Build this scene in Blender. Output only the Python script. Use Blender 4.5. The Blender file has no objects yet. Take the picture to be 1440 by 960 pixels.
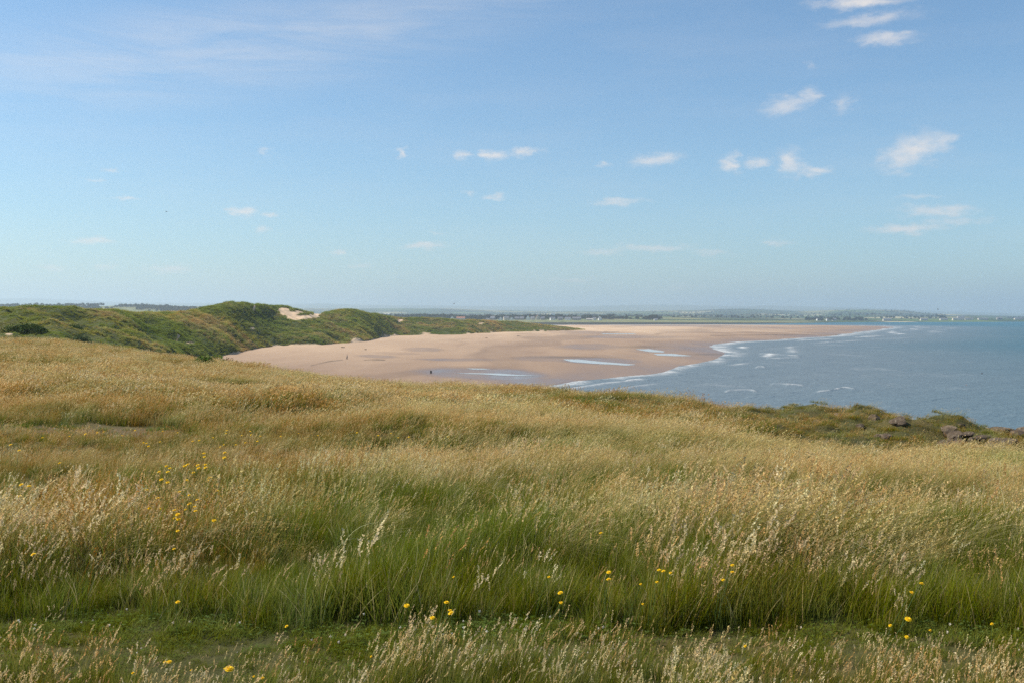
import bpy, bmesh, math, random
import numpy as np
from mathutils import Vector, Euler

R = math.radians
random.seed(7)
rng = np.random.default_rng(11)
scene = bpy.context.scene

# ------------------------------------------------------------------ camera
EYE = 16.0
PITCH = math.atan(34 / 1440)
cam_d = bpy.data.cameras.new('camera')
cam = bpy.data.objects.new('camera', cam_d)
scene.collection.objects.link(cam)
cam.location = (0, 0, EYE)
cam.rotation_euler = (math.pi / 2 - PITCH, 0, 0)
cam_d.sensor_width = 36
cam_d.lens = 36
cam_d.clip_start = 0.1
cam_d.clip_end = 90000
scene.camera = cam

# ------------------------------------------------------------------ light
SUN_EL = R(50)
SUN_AZ = R(-84)          # measured from +Y (the view direction) towards +X
SKY_STRENGTH = 0.098
SUN_STRENGTH = 5.0
EXPOSURE = 0.40
scene.view_settings.view_transform = 'Standard'
scene.view_settings.look = 'None'
scene.view_settings.gamma = 1
scene.view_settings.exposure = EXPOSURE
scene.view_settings.use_curve_mapping = False
scene.cycles.use_denoising = False
scene.cycles.max_bounces = 6
scene.cycles.diffuse_bounces = 3
scene.cycles.glossy_bounces = 3
scene.cycles.transmission_bounces = 3
scene.cycles.transparent_max_bounces = 6
scene.cycles.volume_bounces = 1
scene.cycles.sample_clamp_indirect = 6

sun_d = bpy.data.lights.new('sun', 'SUN')
sun_d.energy = SUN_STRENGTH
sun_d.angle = R(0.55)
sun_d.color = (1.0, 0.93, 0.82)
sun = bpy.data.objects.new('sun', sun_d)
scene.collection.objects.link(sun)
to_sun = Vector((math.sin(SUN_AZ) * math.cos(SUN_EL), math.cos(SUN_AZ) * math.cos(SUN_EL), math.sin(SUN_EL)))
sun.rotation_euler = to_sun.to_track_quat('Z', 'Y').to_euler()
sun.location = (-40, 20, 60)


def px_dir(px, py):
    """direction of a point of the view, as (x/y, z/y)"""
    a = (px - 720) / 1440
    b = -(py - 480) / 1440
    cy, sy = math.cos(PITCH), math.sin(PITCH)
    y = cy + b * sy
    z = b * cy - sy
    return a / y, z / y


def drop(py):
    return -px_dir(720, py)[1]


# ------------------------------------------------------------------ world
world = bpy.data.worlds.new('World')
scene.world = world
world.use_nodes = True
wt = world.node_tree
wt.nodes.clear()


def N(tree, kind, **kw):
    n = tree.nodes.new(kind)
    for k, v in kw.items():
        if k == 'inputs':
            for i, val in v.items():
                n.inputs[i].default_value = val
        else:
            setattr(n, k, v)
    return n


def math_node(tree, op, a, b=None, clamp=False):
    n = tree.nodes.new('ShaderNodeMath')
    n.operation = op
    n.use_clamp = clamp
    for i, x in enumerate((a, b)):
        if x is None:
            continue
        if isinstance(x, (int, float)):
            n.inputs[i].default_value = x
        else:
            tree.links.new(x, n.inputs[i])
    return n.outputs[0]


def build_world():
    t = wt
    L = t.links.new
    sky = N(t, 'ShaderNodeTexSky', sky_type='NISHITA', sun_disc=False, sun_elevation=SUN_EL,
            sun_rotation=SUN_AZ, altitude=20, air_density=1.0, dust_density=0.7, ozone_density=2.6)
    tc = N(t, 'ShaderNodeTexCoord')
    sep = N(t, 'ShaderNodeSeparateXYZ')
    L(tc.outputs['Generated'], sep.inputs[0])
    az = math_node(t, 'ARCTAN2', sep.outputs[0], sep.outputs[1])
    el = math_node(t, 'ARCSINE', sep.outputs[2])
    comb = N(t, 'ShaderNodeCombineXYZ')
    L(az, comb.inputs[0]); L(el, comb.inputs[1])
    # ragged edges
    st = N(t, 'ShaderNodeVectorMath', operation='MULTIPLY')
    st.inputs[1].default_value = (1, 2.2, 1)
    L(comb.outputs[0], st.inputs[0])
    n1 = N(t, 'ShaderNodeTexNoise', inputs={'Scale': 42.0, 'Detail': 6.0, 'Roughness': 0.6})
    L(st.outputs[0], n1.inputs['Vector'])
    off = N(t, 'ShaderNodeVectorMath', operation='SUBTRACT'); off.inputs[1].default_value = (.5, .5, .5)
    L(n1.outputs['Color'], off.inputs[0])
    sc = N(t, 'ShaderNodeVectorMath', operation='MULTIPLY'); sc.inputs[1].default_value = (0.045, 0.018, 0)
    L(off.outputs[0], sc.inputs[0])
    add = N(t, 'ShaderNodeVectorMath', operation='ADD')
    L(comb.outputs[0], add.inputs[0]); L(sc.outputs[0], add.inputs[1])
    P = add.outputs[0]
    clouds = [(371,214,12,6,.35,0),(562,217,11,8,.8,10),(645,218,20,8,.6,0),(690,219,24,10,.85,0),(735,215,30,7,.6,5),
        (157,240,14,5,.5,0),(140,254,11,4,.3,0),(178,280,34,4,.5,0),(340,298,26,8,.75,-6),(378,303,16,5,.5,0),(371,322,15,6,.4,0),
        (130,340,36,6,.6,0),(148,374,18,6,.35,0),(240,379,42,6,.55,0),(75,375,24,5,.35,0),(473,356,11,6,.6,15),(600,347,44,6,.6,0),
        (615,328,20,3,.3,0),(695,275,18,5,.45,0),(661,269,10,4,.35,0),(510,375,18,4,.3,0),
        (848,231,15,6,.4,0),(920,226,44,10,.65,4),(870,284,46,6,.55,0),(1027,230,20,15,.9,0),(1063,228,18,9,.55,0),
        (1110,230,28,20,.95,-5),(1145,241,30,7,.65,0),(1105,148,44,13,.55,8),(1140,136,14,12,.45,40),(1182,148,22,14,.38,20),
        (1282,214,50,24,.95,22),(1322,200,26,14,.6,10),(1245,55,52,9,.62,-4),(1220,28,70,10,.5,2),(1212,2,76,9,.85,-2),
        (1275,322,52,8,.75,0),(1320,297,60,9,.6,-3),(1340,311,46,6,.45,0),(920,349,70,6,.5,0),(845,355,50,5,.38,0),
        (1005,356,40,4,.3,-3),(805,393,38,4,.32,0),(1095,342,26,5,.35,0),(960,403,30,4,.2,0),(1290,277,38,5,.28,0),
        (1138,93,14,8,.16,0)]
    acc = acw = None
    for (x, y, rx, ry, amt, rot) in clouds:
        a, b = px_dir(x, y)
        azc = math.atan(a)
        elc = math.atan2(b, math.sqrt(1 + a * a))
        m = N(t, 'ShaderNodeMapping', vector_type='TEXTURE')
        m.inputs['Location'].default_value = (azc, elc, 0)
        m.inputs['Rotation'].default_value = (0, 0, R(rot))
        m.inputs['Scale'].default_value = (1.35 * rx / 1440, 1.5 * ry / 1440, 1)
        L(P, m.inputs['Vector'])
        ln = N(t, 'ShaderNodeVectorMath', operation='LENGTH')
        L(m.outputs[0], ln.inputs[0])
        mr = N(t, 'ShaderNodeMapRange', interpolation_type='SMOOTHSTEP', clamp=True)
        mr.inputs['From Min'].default_value = 1.25
        mr.inputs['From Max'].default_value = 0.0
        mr.inputs['To Min'].default_value = 0.0
        mr.inputs['To Max'].default_value = 1
        L(ln.outputs['Value'], mr.inputs['Value'])
        wgt = math_node(t, 'MULTIPLY', mr.outputs[0], min(1, amt * 1.25))
        acc = mr.outputs[0] if acc is None else math_node(t, 'MAXIMUM', acc, mr.outputs[0])
        acw = wgt if acw is None else math_node(t, 'MAXIMUM', acw, wgt)
    # billow inside the puffs
    n2 = N(t, 'ShaderNodeTexNoise', inputs={'Scale': 62.0, 'Detail': 7.0, 'Roughness': 0.62})
    L(st.outputs[0], n2.inputs['Vector'])
    th = math_node(t, 'ADD', math_node(t, 'MULTIPLY', acc, 1.35), math_node(t, 'MULTIPLY', n2.outputs['Fac'], 1.7))
    bil = N(t, 'ShaderNodeMapRange', interpolation_type='SMOOTHSTEP', clamp=True)
    bil.inputs['From Min'].default_value = 1.0; bil.inputs['From Max'].default_value = 2.65
    L(th, bil.inputs['Value'])
    puffs = math_node(t, 'MULTIPLY', math_node(t, 'POWER', acw, .85), bil.outputs[0])
    # cirrus veil, upper left
    a, b = px_dir(330, 82)
    m = N(t, 'ShaderNodeMapping', vector_type='TEXTURE')
    m.inputs['Location'].default_value = (math.atan(a), math.atan(b), 0)
    m.inputs['Rotation'].default_value = (0, 0, R(10))
    m.inputs['Scale'].default_value = (0.33, 0.045, 1)
    L(comb.outputs[0], m.inputs['Vector'])
    ln = N(t, 'ShaderNodeVectorMath', operation='LENGTH'); L(m.outputs[0], ln.inputs[0])
    mr = N(t, 'ShaderNodeMapRange', interpolation_type='SMOOTHSTEP', clamp=True)
    mr.inputs['From Min'].default_value = 1.3; mr.inputs['From Max'].default_value = 0.1
    L(ln.outputs['Value'], mr.inputs['Value'])
    stv = N(t, 'ShaderNodeMapping'); stv.inputs['Rotation'].default_value = (0, 0, R(-14)); stv.inputs['Scale'].default_value = (5, 42, 1)
    L(comb.outputs[0], stv.inputs['Vector'])
    n3 = N(t, 'ShaderNodeTexNoise', inputs={'Scale': 1.0, 'Detail': 7.0, 'Roughness': 0.62, 'Distortion': 0.6})
    L(stv.outputs[0], n3.inputs['Vector'])
    c3 = N(t, 'ShaderNodeMapRange', clamp=True)
    c3.inputs['From Min'].default_value = 0.32; c3.inputs['From Max'].default_value = 0.75
    c3.inputs['To Min'].default_value = 0.0; c3.inputs['To Max'].default_value = 0.56
    L(n3.outputs['Fac'], c3.inputs['Value'])
    cir = math_node(t, 'MULTIPLY', mr.outputs[0], c3.outputs[0])
    # overall thin variation
    st2 = N(t, 'ShaderNodeVectorMath', operation='MULTIPLY'); st2.inputs[1].default_value = (2.5, 14, 1)
    L(comb.outputs[0], st2.inputs[0])
    n4 = N(t, 'ShaderNodeTexNoise', inputs={'Scale': 1.6, 'Detail': 5.0, 'Roughness': 0.6})
    L(st2.outputs[0], n4.inputs['Vector'])
    c4 = N(t, 'ShaderNodeMapRange', clamp=True)
    c4.inputs['From Min'].default_value = 0.45; c4.inputs['From Max'].default_value = 0.8
    c4.inputs['To Min'].default_value = 0.0; c4.inputs['To Max'].default_value = 0.10
    L(n4.outputs['Fac'], c4.inputs['Value'])
    fac = math_node(t, 'MAXIMUM', math_node(t, 'MAXIMUM', puffs, cir), c4.outputs[0])
    fac = math_node(t, 'MULTIPLY', fac, 0.85, clamp=True)
    mix = N(t, 'ShaderNodeMix', data_type='RGBA')
    wb = N(t, 'ShaderNodeMix', data_type='RGBA', blend_type='MULTIPLY')      # white balance of clear sky
    wb.inputs[0].default_value = 1
    wb.inputs[7].default_value = (.81, 1.01, 1.08, 1)
    L(sky.outputs[0], wb.inputs[6])
    L(fac, mix.inputs[0]); L(wb.outputs[2], mix.inputs[6])
    mix.inputs[7].default_value = (7.2, 6.6, 6.1, 1)
    bg = N(t, 'ShaderNodeBackground'); bg.inputs['Strength'].default_value = SKY_STRENGTH
    L(mix.outputs[2], bg.inputs['Color'])
    out = N(t, 'ShaderNodeOutputWorld')
    L(bg.outputs[0], out.inputs['Surface'])


build_world()

# ------------------------------------------------------------------ helpers
def tag(o, label=None, cat=None, group=None, kind=None):
    if label: o['label'] = label
    if cat: o['category'] = cat
    if group: o['group'] = group
    if kind: o['kind'] = kind
    return o


def mesh_obj(name, verts, faces, mats=None, parent=None, smooth=False, link=True):
    me = bpy.data.meshes.new(name)
    if isinstance(faces, np.ndarray):
        faces = faces.tolist()
    me.from_pydata(np.asarray(verts).tolist() if isinstance(verts, np.ndarray) else verts, [], faces)
    me.update()
    if smooth:
        me.polygons.foreach_set('use_smooth', [True] * len(me.polygons))
    for m in (mats or []):
        me.materials.append(m)
    o = bpy.data.objects.new(name, me)
    if link:
        scene.collection.objects.link(o)
    if parent:
        o.parent = parent
    return o


def empty(name, loc, rz=0):
    o = bpy.data.objects.new(name, None)
    o.empty_display_size = .2
    scene.collection.objects.link(o)
    o.location = loc
    o.rotation_euler = (0, 0, rz)
    return o


def copy_tree(o, parent=None):
    c = o.copy()
    scene.collection.objects.link(c)
    c.parent = parent
    for ch in list(o.children):
        copy_tree(ch, c)
    return c


def _hash(ix, iy, seed):
    h = (ix.astype(np.int64) * 374761393 + iy.astype(np.int64) * 668265263 + seed * 1442695041) & 0x7fffffff
    h = ((h ^ (h >> 13)) * 1274126177) & 0x7fffffff
    h = (h ^ (h >> 16)) & 0xffff
    return h / 65535.0


def vnoise(x, y, seed=0):
    x = np.asarray(x, float); y = np.asarray(y, float)
    ix = np.floor(x); iy = np.floor(y)
    fx = x - ix; fy = y - iy
    fx = fx * fx * (3 - 2 * fx); fy = fy * fy * (3 - 2 * fy)
    ix = ix.astype(np.int64); iy = iy.astype(np.int64)
    a = _hash(ix, iy, seed); b = _hash(ix + 1, iy, seed)
    c = _hash(ix, iy + 1, seed); d = _hash(ix + 1, iy + 1, seed)
    return (a * (1 - fx) + b * fx) * (1 - fy) + (c * (1 - fx) + d * fx) * fy


def fbm(x, y, oct=4, seed=0, rough=.5):
    s = 0; a = 1; tot = 0
    for k in range(oct):
        s = s + a * vnoise(x * 2 ** k + 17.3 * k, y * 2 ** k - 9.1 * k, seed + k)
        tot += a; a *= rough
    return s / tot - .5


def sstep(a, b, x):
    t = np.clip((np.asarray(x, float) - a) / (b - a), 0, 1)
    return t * t * (3 - 2 * t)


def catmull(xs, ys, x):
    """monotone cubic through xs, ys (ys may be 2-D with the control axis first)"""
    xs = np.asarray(xs, float); ys = np.asarray(ys, float)
    x = np.clip(x, xs[0], xs[-1])
    d = np.diff(ys, axis=0) / np.diff(xs).reshape((-1,) + (1,) * (ys.ndim - 1))
    m = np.zeros_like(ys)
    m[0] = d[0]; m[-1] = d[-1]
    same = (d[1:] * d[:-1]) > 0
    with np.errstate(divide='ignore', invalid='ignore'):
        h = 2 * d[1:] * d[:-1] / (d[1:] + d[:-1])
    m[1:-1] = np.where(same, h, 0)
    i = np.clip(np.searchsorted(xs, x, side='right') - 1, 0, len(xs) - 2)
    w = xs[i + 1] - xs[i]
    t = (x - xs[i]) / w
    if ys.ndim > 1:
        w = w.reshape((-1,) + (1,) * (ys.ndim - 1)); t = t.reshape(w.shape)
    t2 = t * t; t3 = t2 * t
    return (2*t3-3*t2+1)*ys[i] + (t3-2*t2+t)*w*m[i] + (-2*t3+3*t2)*ys[i+1] + (t3-t2)*w*m[i+1]


def grid_faces(nr, nc):
    i = np.arange(nr - 1)[:, None] * nc + np.arange(nc - 1)[None, :]
    i = i.ravel()
    return np.stack([i, i + 1, i + nc + 1, i + nc], 1)


def set_attr(me, name, data, typ='FLOAT'):
    a = me.attributes.new(name, typ, 'POINT')
    if typ == 'FLOAT':
        a.data.foreach_set('value', np.asarray(data, np.float32).ravel())
    elif typ == 'INT':
        a.data.foreach_set('value', np.asarray(data, np.int32).ravel())
    elif typ == 'FLOAT_VECTOR':
        a.data.foreach_set('vector', np.asarray(data, np.float32).ravel())
    elif typ == 'FLOAT_COLOR':
        a.data.foreach_set('color', np.asarray(data, np.float32).ravel())


class Mat:
    """small wrapper for building node materials"""
    def __init__(self, name):
        self.m = bpy.data.materials.new(name)
        self.m.use_nodes = True
        self.t = self.m.node_tree
        self.t.nodes.clear()
        self.out = N(self.t, 'ShaderNodeOutputMaterial')
        self.geo = N(self.t, 'ShaderNodeNewGeometry')

    def L(self, a, b): self.t.links.new(a, b)

    def noise(self, scale, detail=4, rough=.55, stretch=None, dist=0, vec=None, out='Fac'):
        v = vec or self.geo.outputs['Position']
        if stretch:
            m = N(self.t, 'ShaderNodeMapping')
            m.inputs['Scale'].default_value = stretch[:3]
            if len(stretch) > 3: m.inputs['Rotation'].default_value = (0, 0, stretch[3])
            self.L(v, m.inputs['Vector']); v = m.outputs[0]
        n = N(self.t, 'ShaderNodeTexNoise', inputs={'Scale': scale, 'Detail': detail, 'Roughness': rough, 'Distortion': dist})
        self.L(v, n.inputs['Vector'])
        return n.outputs[out]

    def ramp(self, fac, stops, interp='LINEAR'):
        r = N(self.t, 'ShaderNodeValToRGB')
        r.color_ramp.interpolation = interp
        e = r.color_ramp.elements
        e[0].position = stops[0][0]; e[0].color = tuple(stops[0][1]) + (1,)
        e[1].position = stops[-1][0]; e[1].color = tuple(stops[-1][1]) + (1,)
        for p, c in stops[1:-1]:
            k = e.new(p); k.color = tuple(c) + (1,)
        self.L(fac, r.inputs['Fac'])
        return r.outputs[0]

    def mr(self, x, a, b, c=0., d=1.):
        n = N(self.t, 'ShaderNodeMapRange', clamp=True)
        for i, v in zip(('From Min', 'From Max', 'To Min', 'To Max'), (a, b, c, d)):
            n.inputs[i].default_value = v
        self.L(x, n.inputs['Value'])
        return n.outputs[0]

    def mix(self, fac, a, b, mode='MIX'):
        n = N(self.t, 'ShaderNodeMix', data_type='RGBA', blend_type=mode)
        for i, x in ((0, fac), (6, a), (7, b)):
            if isinstance(x, (int, float)): n.inputs[i].default_value = x
            elif isinstance(x, (tuple, list)): n.inputs[i].default_value = tuple(x) + (1,)
            else: self.L(x, n.inputs[i])
        return n.outputs[2]

    def math(self, op, a, b=None, clamp=False): return math_node(self.t, op, a, b, clamp)

    def attr(self, name, out='Fac'):
        n = N(self.t, 'ShaderNodeAttribute', attribute_name=name)
        return n.outputs[out]

    def bump(self, h, strength=.5, dist=.1):
        b = N(self.t, 'ShaderNodeBump')
        b.inputs['Strength'].default_value = strength
        b.inputs['Distance'].default_value = dist
        self.L(h, b.inputs['Height'])
        return b.outputs[0]

    def principled(self, color, rough=.8, normal=None, spec=.3, **kw):
        p = N(self.t, 'ShaderNodeBsdfPrincipled')
        for k, x in (('Base Color', color), ('Roughness', rough), ('Specular IOR Level', spec)):
            if isinstance(x, (int, float)): p.inputs[k].default_value = x
            elif isinstance(x, (tuple, list)): p.inputs[k].default_value = tuple(x) + (1,)
            else: self.L(x, p.inputs[k])
        if normal is not None: self.L(normal, p.inputs['Normal'])
        for k, v in kw.items():
            p.inputs[k].default_value = v
        return p.outputs[0]

    def done(self, sh):
        self.L(sh, self.out.inputs['Surface'])
        return self.m


def plain(name, col, rough=.8, var=.12, scale=6):
    m = Mat(name)
    n = m.noise(scale, 4)
    c = m.mix(n, tuple(x * (1 - var) for x in col), tuple(min(1, x * (1 + var)) for x in col))
    return m.done(m.principled(c, rough, m.bump(n, .3, .02)))


# ------------------------------------------------------------------ headland ground
HC = [-900, 0, 300, 600, 900, 1040, 1150, 1300, 1440, 2300]
HY = [0, 3, 4.5, 7, 9, 13, 20, 30, 38, 45, 60, 80, 110, 150, 200]
HD = [  # drop of the ground below the eye
    [1.7, 1.9, 1.98, 2.02, 2.00, 2.1, 2.3, 2.3, 2.2, 2.0, 1.6, 1.0, 3.0, 6.0, 9.0],
    [1.7, 1.9, 1.98, 2.02, 2.00, 2.1, 2.42, 2.5, 2.5, 2.48, 2.38, 1.98, 6.0, 9.0, 12.],
    [1.7, 1.9, 1.98, 2.02, 2.00, 2.1, 2.48, 2.7, 2.85, 2.95, 3.15, 3.75, 8.5, 12., 15.],
    [1.7, 1.9, 1.98, 2.02, 2.00, 2.12, 2.55, 3.05, 3.4, 3.65, 4.35, 7.5, 12.5, 15.5, 18],
    [1.7, 1.9, 1.98, 2.02, 2.00, 2.15, 2.65, 3.2, 3.55, 3.82, 4.6, 9.5, 14.5, 17., 18],
    [1.7, 1.9, 1.98, 2.02, 2.00, 2.18, 2.75, 3.7, 3.95, 4.25, 5.9, 11., 15.5, 17.5, 18],
    [1.7, 1.9, 1.98, 2.02, 2.00, 2.2, 2.88, 4.2, 4.05, 4.05, 7.0, 12.5, 16., 18., 18],
    [1.7, 1.9, 1.98, 2.02, 2.00, 2.25, 2.98, 4.6, 4.35, 4.75, 9.5, 15., 17.5, 18., 18],
    [1.7, 1.9, 1.98, 2.02, 2.00, 2.3, 3.02, 4.8, 4.75, 5.45, 12., 16.5, 18., 18., 18],
    [1.7, 1.9, 1.98, 2.02, 2.05, 2.5, 3.6, 6.5, 8.5, 11., 16., 18., 18., 18., 18]]
HD = np.array(HD)


def head_z(s, Y):
    """height of the headland at azimuth ratio s = X/Y and depth Y"""
    s = np.atleast_1d(np.asarray(s, float)); Y = np.atleast_1d(np.asarray(Y, float))
    px = s * 1440 + 720
    cols = catmull(HC, HD, px)                    # n x rows
    out = np.zeros(len(Y))
    Yc = np.clip(Y, 0, 199.9)
    # cubic along Y, row tangents per point
    hy = np.array(HY, float)
    i = np.clip(np.searchsorted(hy, Yc, side='right') - 1, 0, len(hy) - 2)
    dd = np.diff(cols, axis=1) / np.diff(hy)
    mm = np.zeros_like(cols); mm[:, 0] = dd[:, 0]; mm[:, -1] = dd[:, -1]
    with np.errstate(divide='ignore', invalid='ignore'):
        hm = 2 * dd[:, 1:] * dd[:, :-1] / (dd[:, 1:] + dd[:, :-1])
    mm[:, 1:-1] = np.where(dd[:, 1:] * dd[:, :-1] > 0, hm, 0)
    n = np.arange(len(Y))
    w = hy[i + 1] - hy[i]; t = (Yc - hy[i]) / w; t2 = t * t; t3 = t2 * t
    out = (2*t3-3*t2+1)*cols[n, i] + (t3-2*t2+t)*w*mm[n, i] + (-2*t3+3*t2)*cols[n, i+1] + (t3-t2)*w*mm[n, i+1]
    X = s * Y
    amp = sstep(8, 16, Y)
    b = fbm(X / 5.5, Y / 5.5, 3, 3) * .62 * amp + fbm(X / 1.3, Y / 1.3, 3, 9) * .24 * (0.35 + .65 * amp)
    hill = sstep(26, 34, Y) * (sstep(1010, 1100, px) + .35 * sstep(700, 860, px) * sstep(1100, 1010, px))
    b = b + hill * (fbm(X / 2.6, Y / 2.6, 4, 21) * 1.5 + fbm(X / .9, Y / .9, 3, 23) * .7) * sstep(2400, 1500, px)
    # shallow hollows: worn path on the left, dip in the middle, notch on the brow
    def g(cx, cy, rx, ry): return np.exp(-((X - cx) / rx) ** 2 - ((Y - cy) / ry) ** 2)
    b = b - .04 * g(-9.3, 21.5, 3.4, 2.4) - .32 * g(-1.6, 19, 2.3, 1.6) - .28 * g(11.2, 42, 2.6, 2.6) - .18 * g(4.2, 11, 1.6, 1.1)
    b = b + 1.0 * g(17.6, 41.2, 1.5, 1.2) - 1.1 * g(15.6, 37.8, .9, 1.4) + .6 * g(14.6, 42.3, .8, .8) - .5 * g(19.2, 38, .8, 1.2)
    b = b + .22 * g(-7, 33, 5, 5) + .18 * g(-2, 24, 3, 3)
    return EYE - out + b


def ray_ground(px, py, h=0., y0=3.5, y1=110):
    """first depth at which the sight line through (px, py) meets ground + h"""
    a, b = px_dir(px, py)
    Y = np.exp(np.linspace(math.log(y0), math.log(y1), 900))
    z = head_z(np.full_like(Y, a), Y) + h
    ray = EYE + b * Y
    hit = np.nonzero(ray <= z)[0]
    if len(hit) == 0: return None
    y = Y[hit[0]]
    return a * y, y, z[hit[0]] - h


def bare_mask(X, Y):
    """worn soil of the little path"""
    n = fbm(X / 1.3, Y / 1.3, 3, 33)
    return sstep(.28, .62, np.exp(-((X + 9.4) / 2.1) ** 2 - ((Y - 22.4) / 1.6) ** 2) + n * .6)


def track_mask(X, Y):
    n = fbm(X / 1.2, X * 0 + 3, 2, 41) * .5
    w = np.interp(X, [-6, -2.0, -.4, 6], [.66, .50, .32, .20])
    return sstep(w + .25, w, np.abs(Y - (6.34 + n * .45 - w * .35)))


def build_headland():
    ns, ny = 420, 330
    s = np.linspace(-1.1, 1.25, ns)
    Y = np.concatenate([[-6, -3, -1, .3], np.exp(np.linspace(math.log(1.0), math.log(198), ny))])
    S, YY = np.meshgrid(s, Y)
    Yp = np.maximum(YY, 0.0)
    X = S * np.maximum(YY, 3.0) if False else S * (np.abs(YY) + 3 * (1 - sstep(0, 12, YY)))
    seff = np.where(YY > .5, X / np.maximum(YY, .5), 0)
    z = head_z(np.clip(seff, -1.1, 1.25).ravel(), Yp.ravel()).reshape(S.shape)
    v = np.stack([X, YY, z], -1).reshape(-1, 3)
    m = Mat('turf_soil')
    n = m.noise(.9, 5); n2 = m.noise(14, 5, .7)
    c = m.ramp(n, [(.3, (.050, .052, .018)), (.5, (.085, .075, .028)), (.7, (.13, .095, .042))])
    c = m.mix(m.mr(n2, .3, .7, 0, .6), c, (.035, .045, .012))
    bare = m.attr('bare')
    c = m.mix(bare, c, m.ramp(n2, [(.3, (.085, .065, .032)), (.7, (.17, .125, .07))]))
    mat = m.done(m.principled(c, .95, m.bump(n2, .8, .05), .1))
    o = mesh_obj('headland_ground', v, grid_faces(len(Y), ns), [mat], smooth=True)
    set_attr(o.data, 'bare', bare_mask(v[:, 0], v[:, 1]))
    tag(o, 'grassy headland ground sloping away to the brow above the beach', kind='structure')
    return o


headland = build_headland()

# ------------------------------------------------------------------ parametric surfaces
class Surf:
    """columns: list of (px, [(Y, drop-below-eye), ...]) all with the same number of rows"""
    def __init__(self, cols, nu, nt, bump):
        px = [c[0] for c in cols]
        Yc = np.array([[r[0] for r in c[1]] for c in cols], float)
        Dc = np.array([[r[1] for r in c[1]] for c in cols], float)
        k = Yc.shape[1]
        u = np.linspace(px[0], px[-1], nu)
        Yu = catmull(px, Yc, u); Du = catmull(px, Dc, u)
        t = np.linspace(0, k - 1, nt)
        self.Y = catmull(np.arange(k), Yu.T, t)       # nt x nu
        self.D = catmull(np.arange(k), Du.T, t)
        self.u = u; self.t = t
        self.px = np.broadcast_to(u[None], self.Y.shape)
        self.T = np.broadcast_to(t[:, None], self.Y.shape)
        self.X = (self.px - 720) / 1440 * self.Y
        self.Z = EYE - self.D
        self.Z = self.Z + bump(self)
        self.nu, self.nt = nu, nt

    def verts(self): return np.stack([self.X, self.Y, self.Z], -1).reshape(-1, 3)
    def faces(self): return grid_faces(self.nt, self.nu)

    def at(self, iu, it):
        """bilinear sample at fractional indices"""
        i = np.clip(np.floor(iu).astype(int), 0, self.nu - 2); j = np.clip(np.floor(it).astype(int), 0, self.nt - 2)
        fu = np.clip(iu - i, 0, 1); ft = np.clip(it - j, 0, 1)
        def f(A): return (A[j, i]*(1-fu)+A[j, i+1]*fu)*(1-ft)+(A[j+1, i]*(1-fu)+A[j+1, i+1]*fu)*ft
        return f(self.X), f(self.Y), f(self.Z), f(self.px), f(self.T)

    def z_at(self, X, Y):
        d = (self.X - X) ** 2 + (self.Y - Y) ** 2
        k = np.unravel_index(np.argmin(d), d.shape)
        return self.Z[k]


def V(v, Y): return (Y, drop(v) * Y)


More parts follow.
